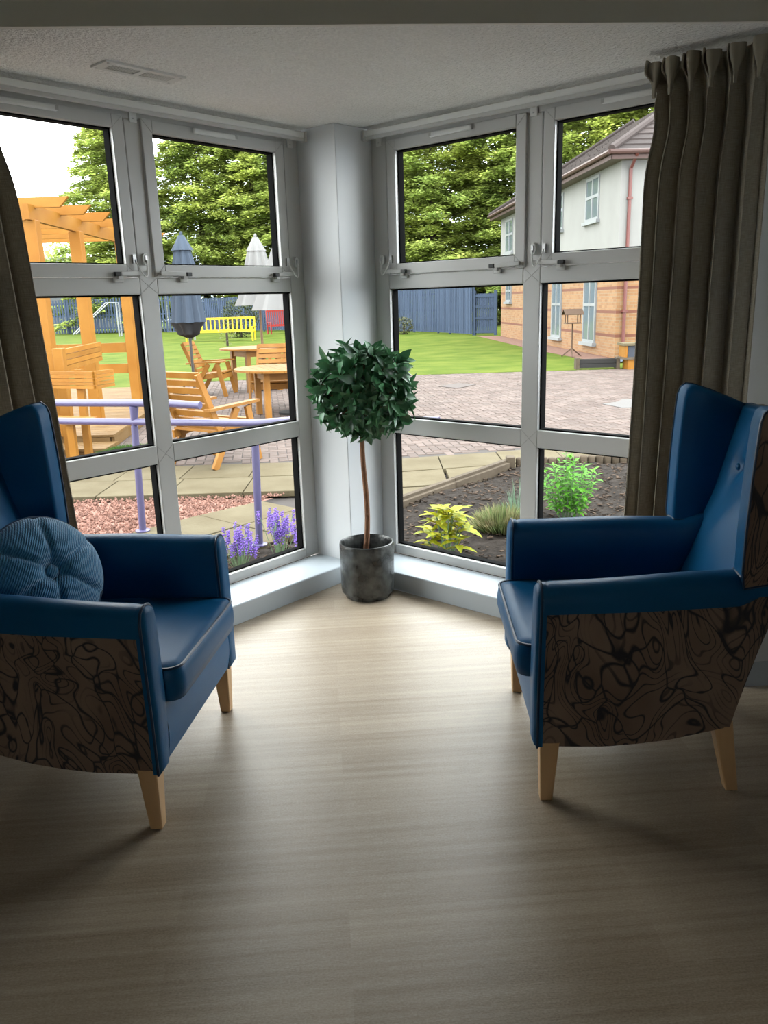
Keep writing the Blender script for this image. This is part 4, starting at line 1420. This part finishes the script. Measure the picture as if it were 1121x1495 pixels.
for k in range(4):
    B0, B1 = A0 - Vector((.0, .10 + .1 * k)), A1 - Vector((.0, .10 + .1 * k))
    MB().beam(Q2(B0.x, B0.y, .43), Q2(B1.x, B1.y, .43), .085, .03).build('seat_slat', TIMB, bn)
for q in (.12, .85):
    C0 = A0.lerp(A1, q)
    MB().beam(Q2(C0.x, C0.y + .05, -.10), Q2(C0.x, C0.y + .05, .93), .07, .07).build('leg', TIMB, bn)
    MB().beam(Q2(C0.x, C0.y - .36, -.10), Q2(C0.x, C0.y - .36, .415), .07, .07).build('leg', TIMB, bn)
st = empty('deck_step', (-3.62, 9.35, G), 0, 'low boarded timber step at the foot of the balustrade', 'step')
for k in range(4):
    MB().beam((-.9, -.14 + .125 * k, .06), (.42 - .12 * k * 0, -.14 + .125 * k, .06), .115, .03).build('step_board', DECK, st)
MB().box(-.88, .40, -.18, .26, 0, .045).build('step_base', DECK, st)

# ------------------------------------------------------------------ fence
def fence(label, pts, h, gap, bw, nm='fence', seed=1):
    t = empty(nm, (pts[0][0], pts[0][1], G), 0, label, 'fence'); rr = random.Random(seed)
    o = Vector((pts[0][0], pts[0][1], 0))
    bm_ = MB().box(-bw / 2, bw / 2, -.011, .011, .06, h).mesh('fence_board'); bm_.materials.append(FENCE)
    n = 0; acc = []
    for a, b in zip(pts, pts[1:]):
        a, b = Vector((*a, 0)), Vector((*b, 0)); L = (b - a).length; d = (b - a) / L; an = math.atan2(d.y, d.x)
        nb = int(L / (bw + gap))
        for k in range(nb):
            acc.append((a + d * ((k + .5) * L / nb) - o, an, rr.uniform(.985, 1.01)))
        for z in (.35, h * .52, h - .28):
            MB().beam(tuple(a - o + Vector((d.y, -d.x, 0)) * .03 + Vector((0, 0, z))), tuple(b - o + Vector((d.y, -d.x, 0)) * .03 + Vector((0, 0, z))), .035, .08).build('fence_rail', FENCE, t)
        for k in range(int(L / 2.4) + 1):
            p = a + d * min(L, k * 2.4) - o + Vector((d.y, -d.x, 0)) * .07
            MB().beam((p.x, p.y, 0), (p.x, p.y, h), .1, .1).build('fence_post', FENCE, t)
    rest = MB()
    for k, (p, an, s) in enumerate(acc):
        if k < 290:
            q = link('fence_board', bm_, None, t); q.location = (p.x, p.y, 0); q.rotation_euler.z = an; q.scale.z = s
        else:
            c_, s_ = math.cos(an), math.sin(an); i0 = len(rest.v)
            rest.v += [(p.x + v.co.x * c_ - v.co.y * s_, p.y + v.co.x * s_ + v.co.y * c_, v.co.z * s) for v in bm_.vertices]
            rest.f += [tuple(i0 + z for z in f.vertices) for f in bm_.polygons]
    if rest.v: rest.build('fence_boards_far', FENCE, t, kind='stuff', fix=False)
    return t
fence('blue-grey close-boarded garden fence behind the lawn', [(4.25, 37.1), (2.9, 40.5), (1.1, 44.0), (-3.2, 49.0), (-12.5, 55.0)], 2.15, .035, .13)
fence('blue palisade fence with open gaps behind the pergola', [(-12.6, 55.1), (-24, 58.5)], 2.35, .10, .13, seed=4)
gt = empty('garden_gate', (4.8, 36.9, G), math.atan2(36.6 - 37.1, 5.28 - 4.3), 'blue-grey boarded gate beside the brick wall', 'gate')
for k in range(9):
    MB().box(-.46 + k * .105, -.46 + k * .105 + .085, 0, .02, .08, 1.82).build('gate_board', FENCE, gt)
for z in (.15, .75, 1.25, 1.72):
    MB().box(-.50, .50, -.035, 0, z - .05, z + .05).build('gate_rail', FENCE, gt)
for x in (-.50, .50):
    MB().box(x - .06, x + .06, -.06, .06, 0, 1.95).build('gate_post', FENCE, gt)

# ------------------------------------------------------------------ house
A_, B_ = Vector((5.28, 35.33, 0)), Vector((6.08, 21.02, 0))
WL = (B_ - A_).length
hs = empty('house', (B_.x, B_.y, G), math.atan2(A_.y - B_.y, A_.x - B_.x), 'two-storey house with brick below and white render above', 'house')
# local: +x along the long wall away from camera, -y to the right (inside the house)
def uvbox(nm, matl, x0, x1, y0, y1, z0, z1, par):
    m = MB().box(x0, x1, y0, y1, z0, z1); me = m.mesh(nm)
    uv = me.uv_layers.new(name='UVMap')
    for p in me.polygons:
        for li in p.loop_indices:
            co = me.vertices[me.loops[li].vertex_index].co
            uv.data[li].uv = (co.x if abs(p.normal.y) > .5 else co.y, co.z)
    return link(nm, me, matl, par)
# wall sign: interior side
HI = -8.0
uvbox('brick_wall', BRICK, 0, WL, HI, 0, 0, 2.35, hs)
uvbox('rendered_wall', RENDER, -.02, WL + .02, HI, .02, 2.35, 4.80, hs)
def win(x0, x1, z0, z1, opened=False):
    w = MB()
    f = .07
    for q in ((x0, x0 + f, z0, z1), (x1 - f, x1, z0, z1), (x0 + f, x1 - f, z0, z0 + f), (x0 + f, x1 - f, z1 - f, z1), ((x0 + x1) / 2 - f / 2, (x0 + x1) / 2 + f / 2, z0 + f, z1 - f)):
        w.box(q[0], q[1], .0, .05, q[2], q[3])
    zc = z0 + (z1 - z0) * .55
    w.box(x0 + f, x1 - f, 0, .05, zc - .04, zc + .04)
    o = w.build('window', UPVCW, hs)
    MB().box(x0 + f, x1 - f, .021, .030, z0 + f, z1 - f).build('pane', DGLASS, o)
    MB().box(x0 - .08, x1 + .08, 0, .12, z0 - .09, z0).build('window_ledge', UPVCW, o)
for (a, b, z0, z1) in ((11.6, 12.75, 3.58, 4.70), (8.65, 9.35, 3.6, 4.66), (5.2, 6.2, 3.55, 4.66), (.95, 2.3, 3.35, 4.62), (11.7, 12.78, .33, 2.20), (8.27, 9.36, .33, 2.20), (5.0, 6.0, .33, 2.2), (1.1, 2.07, 1.45, 2.2)):
    win(WL - b, WL - a, z0, z1)
# hipped tiled roof with separate courses
e = .42; zE, zR = 4.93, 7.6
pitch = (zR - zE) / (-(HI) / 2 + e)
run = -HI / 2 + e
rf = MB(); nc = 16
def rp_(k): return k / nc
tiles = MB()
for k in range(nc):
    a, b = k / nc, (k + 1) / nc
    za, zb_ = zE + (zR - zE) * a, zE + (zR - zE) * b
    th = .035
    for side in range(3):
        if side == 0:      # long slope facing the garden
            p0, p1, q0, q1 = (-e + run * a, e - run * a), (WL + e - run * a, e - run * a), (-e + run * b, e - run * b), (WL + e - run * b, e - run * b)
        elif side == 1:    # end slope facing the camera
            p0, p1, q0, q1 = (-e + run * a, HI - e + run * a), (-e + run * a, e - run * a), (-e + run * b, HI - e + run * b), (-e + run * b, e - run * b)
        else:
            p0, p1, q0, q1 = (WL + e - run * a, e - run * a), (WL + e - run * a, HI - e + run * a), (WL + e - run * b, e - run * b), (WL + e - run * b, HI - e + run * b)
        L_ = math.hypot(p1[0] - p0[0], p1[1] - p0[1]); n_ = max(1, int(L_ / .9))
        for i in range(n_):
            f0, f1 = i / n_, (i + 1) / n_ - .004
            lerp = lambda A, B, f: (A[0] + (B[0] - A[0]) * f, A[1] + (B[1] - A[1]) * f)
            P0, P1, Q0, Q1 = lerp(p0, p1, f0), lerp(p0, p1, f1), lerp(q0, q1, f0), lerp(q0, q1, f1)
            tiles.quad((*P0, za + th), (*P1, za + th), (*Q1, zb_), (*Q0, zb_))
            tiles.quad((*P0, za - .005), (*P1, za - .005), (*P1, za + th), (*P0, za + th))
roof = tiles.build('roof', TILE, hs, fix=False)
MB().tube([(-e, e, zE + .06), (-e + run, e - run, zR + .06)], .09, 8).build('hip_ridge', TILE, roof, smooth=True)
MB().tube([(WL + e, e, zE + .06), (WL + e - run, e - run, zR + .06)], .09, 8).build('hip_ridge', TILE, roof, smooth=True)
m = MB().box(-e, WL + e, e - .03, e, zE - .18, zE + .02); m.box(-e, -e + .03, HI - e, e, zE - .18, zE + .02); m.box(WL + e - .03, WL + e, HI - e, e, zE - .18, zE + .02)
m.build('fascia', GUTTER, hs)
MB().box(-e + .03, WL + e - .03, HI, e - .03, zE - .16, zE - .13).build('soffit', mat('soffit_board', (.45, .36, .30), .7), hs)
MB().tube([(-e - .05, e + .05, zE - .02), (WL + e, e + .05, zE - .02)], .06, 8).build('gutter', GUTTER, hs, smooth=True)
MB().tube([(-e - .05, e + .05, zE - .02), (-e - .05, HI - e, zE - .02)], .06, 8).build('gutter', GUTTER, hs, smooth=True)
dp = MB().tube([(-e - .05, -.20, zE - .05), (-.07, -.20, zE - .35), (-.07, -.20, .1)], .045, 8)
dpo = dp.build('downpipe', RPIPE, hs, smooth=True)
for z in (1.2, 2.6, 3.9):
    MB().box(-.13, 0, -.26, -.14, z - .03, z + .03).build('pipe_bracket', RPIPE, dpo)
# red chippings strip along the house
m = MB().prism([(4.35, 36.4), (5.25, 35.3), (5.75, 27.0), (6.05, 21.0), (5.35, 21.2), (4.9, 25.5)], G, G + .012)
tag(m.build('red_path', mat('red_chippings', (.45, .20, .13), .9, noise=(9, 5), col2=(.56, .30, .21))), 'red gravel strip along the foot of the house', 'gravel strip', kind='stuff')
# bird table
bt = empty('bird_table', (5.26, 22.2, G), 0, 'wooden bird table on a pole by the house', 'bird table')
MB().tube([(0, 0, .1), (0, 0, .95)], .022, 8).build('pole', BTABLE, bt, smooth=True)
for a in (20, 140, 260):
    MB().beam((0, 0, .25), (.36 * math.cos(rad(a)), .36 * math.sin(rad(a)), 0), .03, .03).build('foot', BTABLE, bt)
MB().box(-.24, .24, -.2, .2, .95, .98).build('tray', BTABLE, bt)
for x in (-.2, .2):
    for y in (-.16, .16): MB().box(x - .015, x + .015, y - .015, y + .015, .98, 1.22).build('roof_post', BTABLE, bt)
for s in (-1, 1):
    m = MB(); pr = [(0, 1.35), (s * .27, 1.20), (s * .27, 1.22), (0, 1.37)]
    m.cap([(-.3, y, z) for y, z in pr]); m.cap([(.3, y, z) for y, z in pr]); m.grid([[(-.3, y, z) for y, z in pr], [(.3, y, z) for y, z in pr]], True)
    m.build('roof_slope', BTABLE, bt)
bt.scale = (.85, .85, .93)
# raised timber trough planters and a blue sheet at the lawn's edge
t = empty('timber_trough', (4.88, 18.35, G), rad(-3), 'low dark timber trough at the edge of the lawn', 'planter')
for k in range(2):
    MB().box(-.42, .50, -.10, -.06, .03 + .10 * k, .12 + .10 * k).build('front_plank', mat('tarred_timber', (.05, .045, .04), .8), t)
MB().box(-.42, .50, .06, .10, .03, .22).build('back_plank', mat('tarred_timber', (.05, .045, .04), .8), t)
for x in (-.44, .46): MB().box(x, x + .08, -.12, .12, 0, .25).build('end_post', SLEEP, t)
t = empty('grey_planter', (5.75, 18.1, G), 0, 'stacked timber planter with grey panel beside the curtain', 'planter')
MB().box(-.25, .30, -.2, .2, 0, .22).build('lower_box', TIMB, t)
MB().box(-.36, .36, -.24, .24, .22, .27).build('shelf', SLEEP, t)
MB().box(-.26, .34, -.2, .2, .27, .52).build('grey_panel', mat('slate_panel', (.10, .12, .17), .6), t)
MB().box(-.34, -.28, -.22, .22, .27, .52).build('end_board', TIMB, t)
MB().box(-.38, .40, -.25, .25, .52, .57).build('top_board', SLAB, t)
m = MB()
rr = random.Random(9)
rows = [[(4.7 + 1.2 * i / 8 + .1 * j, 19.6 + .9 * j / 5, G + .02 + .05 * rr.random()) for i in range(9)] for j in range(6)]
m.grid(rows); tag(m.build('blue_sheet', mat('blue_tarpaulin', (.22, .33, .48), .5), smooth=True), 'crumpled blue tarpaulin lying on the lawn by the house', 'tarpaulin')
# white swing post, young tree, ladder rails, shed beyond
sp = empty('swing_frame', (-9.2, 41.0, G), 0, 'slim white swing frame with seat on the far lawn', 'swing')
MB().tube([(0, 0, 0), (0, 0, 2.3)], .04, 8).build('post', UPVCW, sp, smooth=True)
MB().tube([(-2.2, .6, 0), (-2.2, .6, 2.3)], .04, 8).build('post', UPVCW, sp, smooth=True)
MB().tube([(0, 0, 2.3), (-2.2, .6, 2.3)], .04, 8).build('top_bar', UPVCW, sp, smooth=True)
for x in (-.95, -1.35): MB().tube([(x, -x * .27, 2.3), (x, -x * .27, .45)], .012, 6).build('swing_rope', UPVCW, sp)
MB().box(-1.42, -.88, .20, .42, .42, .46).build('swing_seat', CANB, sp)
sl = empty('slide_frame', (-17.0, 50, G), 0, 'white play slide rails in front of the palisade fence', 'slide')
for y in (0, .5):
    MB().tube([(-1.6, y, .2), (.6, y, 2.0), (1.2, y, 2.0), (1.2, y, 0)], .045, 8).build('slide_rail', UPVCW, sl, smooth=True)
for k in range(5): MB().tube([(1.2, 0, .35 + .38 * k), (1.2, .5, .35 + .38 * k)], .025, 6).build('rung', UPVCW, sl)
sh = empty('shed', (-27.0, 77, G), rad(10), 'grey felt-roofed shed beyond the palisade fence', 'shed')
MB().box(-4, 4, -2, 2, 0, 4.7).build('wall', mat('shed_wall', (.35, .37, .40), .8), sh)
for s in (-1, 1): MB().beam((-4.3, s * 2.3, 4.6), (-4.3 + 8.6, s * 2.3, 4.6), .1, .1).build('eaves', UPVCW, sh)
m = MB(); m.quad((-4.3, -2.3, 4.6), (4.3, -2.3, 4.6), (4.0, 0, 6.3), (-4.0, 0, 6.3)); m.quad((-4.3, 2.3, 4.6), (4.3, 2.3, 4.6), (4.0, 0, 6.3), (-4.0, 0, 6.3)); m.poly([(-4.3, -2.3, 4.6), (-4.0, 0, 6.3), (-4.3, 2.3, 4.6)]); m.poly([(4.3, -2.3, 4.6), (4.0, 0, 6.3), (4.3, 2.3, 4.6)])
m.build('roof', mat('shed_roof', (.30, .33, .38), .8), sh)

# ------------------------------------------------------------------ bushes and trees
def bush(nm, label, loc, rx, rz, n, matl, seed, ls=.10, cat='bush'):
    t = empty(nm, loc, 0, label, cat); rr = random.Random(seed); m = MB()
    for k in range(n):
        v = Vector((rr.gauss(0, 1), rr.gauss(0, 1), rr.gauss(0, 1))).normalized() * rr.uniform(.72, 1.05)
        c = Vector((v.x * rx, v.y * rx, rz + v.z * rz))
        d = Vector((rr.gauss(0, 1), rr.gauss(0, 1), rr.gauss(0, 1))).normalized(); e1 = d.cross(Vector((0, 0, 1))).normalized()
        i0 = len(m.v); s = ls * rr.uniform(.6, 1.3)
        m.v += [tuple(c - d * s * .5), tuple(c + e1 * s * .35), tuple(c + d * s * .6), tuple(c - e1 * s * .35)]; m.f.append((i0, i0 + 1, i0 + 2, i0 + 3))
    m.build('foliage', matl, t, kind='stuff', fix=False)
    MB().tube([(0, 0, 0), (0, 0, rz)], .05, 6).build('stem', TRUNK, t)
    return t
BUSH1 = mat('olive_bush', (.13, .17, .05), .7, .2, rnd=.45, noise=(2, 2), col2=(.24, .28, .12), trans=.2)
bush('round_bush', 'rounded olive green bush behind the yellow bench', (-7.2, 43.0, G), .95, 1.02, 2600, BUSH1, 1)
bush('small_bush', 'small pale bush at the foot of the blue fence', (1.25, 40.5, G), .50, .42, 900, mat('pale_bush', (.26, .27, .10), .7, .2, rnd=.4), 2, .08)
bush('young_tree', 'thin young tree beside the white swing post', (-9.6, 42.0, G), .55, 1.5, 260, mat('young_leaf', (.20, .32, .06), .6, .2, rnd=.3, trans=.3), 3, .12, 'tree')
bush('sapling', 'bare thin sapling in front of the yellow bench', (-6.3, 34.0, G), .38, .55, 160, mat('sapling_leaf', (.42, .42, .24), .7), 5, .06, 'sapling')

def conifer_mesh(seed, H, RB, nb, per):
    """drooping layered branches carrying flat sprays"""
    rr = random.Random(seed); m = MB()
    for b in range(nb):
        h = H * (.06 + .93 * (b + rr.random()) / nb)
        L = RB * (1 - (h / H) ** 2.2) * rr.uniform(.65, 1.18) + .5
        az = b * 2.39996 + rr.uniform(-.4, .4)
        dr = Vector((math.cos(az), math.sin(az), 0)); sd = Vector((-dr.y, dr.x, 0))
        rise = rr.uniform(-.05, .22)
        n = int(per * (.35 + L / RB))
        for k in range(n):
            q = rr.random() ** .55
            wd = .16 * L * (1.15 - q) + .28
            off = rr.gauss(0, 1) * wd * .62
            c = dr * (L * q) + sd * off + Vector((0, 0, h + rise * L * q - .16 * L * q * q + rr.gauss(0, .13) - .10 * abs(off)))
            d = (dr * rr.uniform(.5, 1) + sd * (off / wd * .7 + rr.uniform(-.5, .5)) + Vector((0, 0, rr.uniform(-.35, .25)))).normalized()
            s = rr.uniform(.16, .36)
            e1 = d.cross(Vector((0, 0, 1))).normalized()
            e1 = (e1 + Vector((0, 0, rr.uniform(-.5, .5)))).normalized()
            i0 = len(m.v); w = s * .30
            m.v += [tuple(c - d * s * .45), tuple(c + e1 * w - d * s * .05), tuple(c + d * s * .65), tuple(c - e1 * w - d * s * .05)]
            m.f.append((i0, i0 + 1, i0 + 2, i0 + 3))
    me = m.mesh('foliage'); me.materials.append(NEEDLE)
    return me
CM = [conifer_mesh(21, 17, 5.0, 300, 330), conifer_mesh(33, 16, 5.4, 280, 340)]
def trunk_mesh(H, seed):
    rr = random.Random(seed)
    m = MB().tube([(0, 0, 0), (.1, .05, H * .4), (0, .1, H * .93)], .32, 8, r1=.05)
    for k in range(26):
        h = H * (.1 + .75 * k / 26); az = k * 2.4; L = 3.6 * (1 - h / H) + .5
        m.tube([(0, 0, h), (L * math.cos(az), L * math.sin(az), h + .1 * L)], .07, 5, r1=.02)
    me = m.mesh('trunk'); me.materials.append(TRUNK); return me
TM = [trunk_mesh(17, 1), trunk_mesh(16, 2)]
spots = [(-18.6, 61.5, .98, 'tall cypress tree against the white sky, left end of the row'),
         (-12.8, 62.5, 1.02, 'tall cypress tree showing beside the first mullion above the pergola'),
         (-8.8, 62.0, 1.0, 'tall cypress tree behind the closed grey parasol'),
         (-4.2, 60.5, 1.05, 'tall cypress tree behind the white parasols'),
         (.6, 58.5, .98, 'tall cypress tree hidden largely by the corner column'),
         (3.6, 54.5, 1.04, 'tall cypress tree at the near edge of the right window'),
         (8.2, 53.5, 1.0, 'tall cypress tree beside the gable of the house'),
         (12.6, 50.0, 1.06, 'tall cypress tree rising over the house roof by the mullion'),
         (17.2, 47.0, 1.1, 'tall cypress tree rising over the house roof by the curtain'),
         (22.0, 45.0, 1.0, 'tall cypress tree right end of the row behind the curtain')]
for k, (x, y, s, lab) in enumerate(spots):
    t = empty('cypress_tree', (x, y, G), k * 1.3, lab, 'tree', 'cypress trees beyond the fence')
    t.scale = (s, s, s)
    link('foliage', CM[k % 2], None, t); link('trunk', TM[k % 2], None, t)
bush('distant_hedge', 'dark green hedge behind the grey shed roof', (-30.5, 89, G), 7.5, 4.4, 9000, NEEDLE, 12, .35, 'hedge')
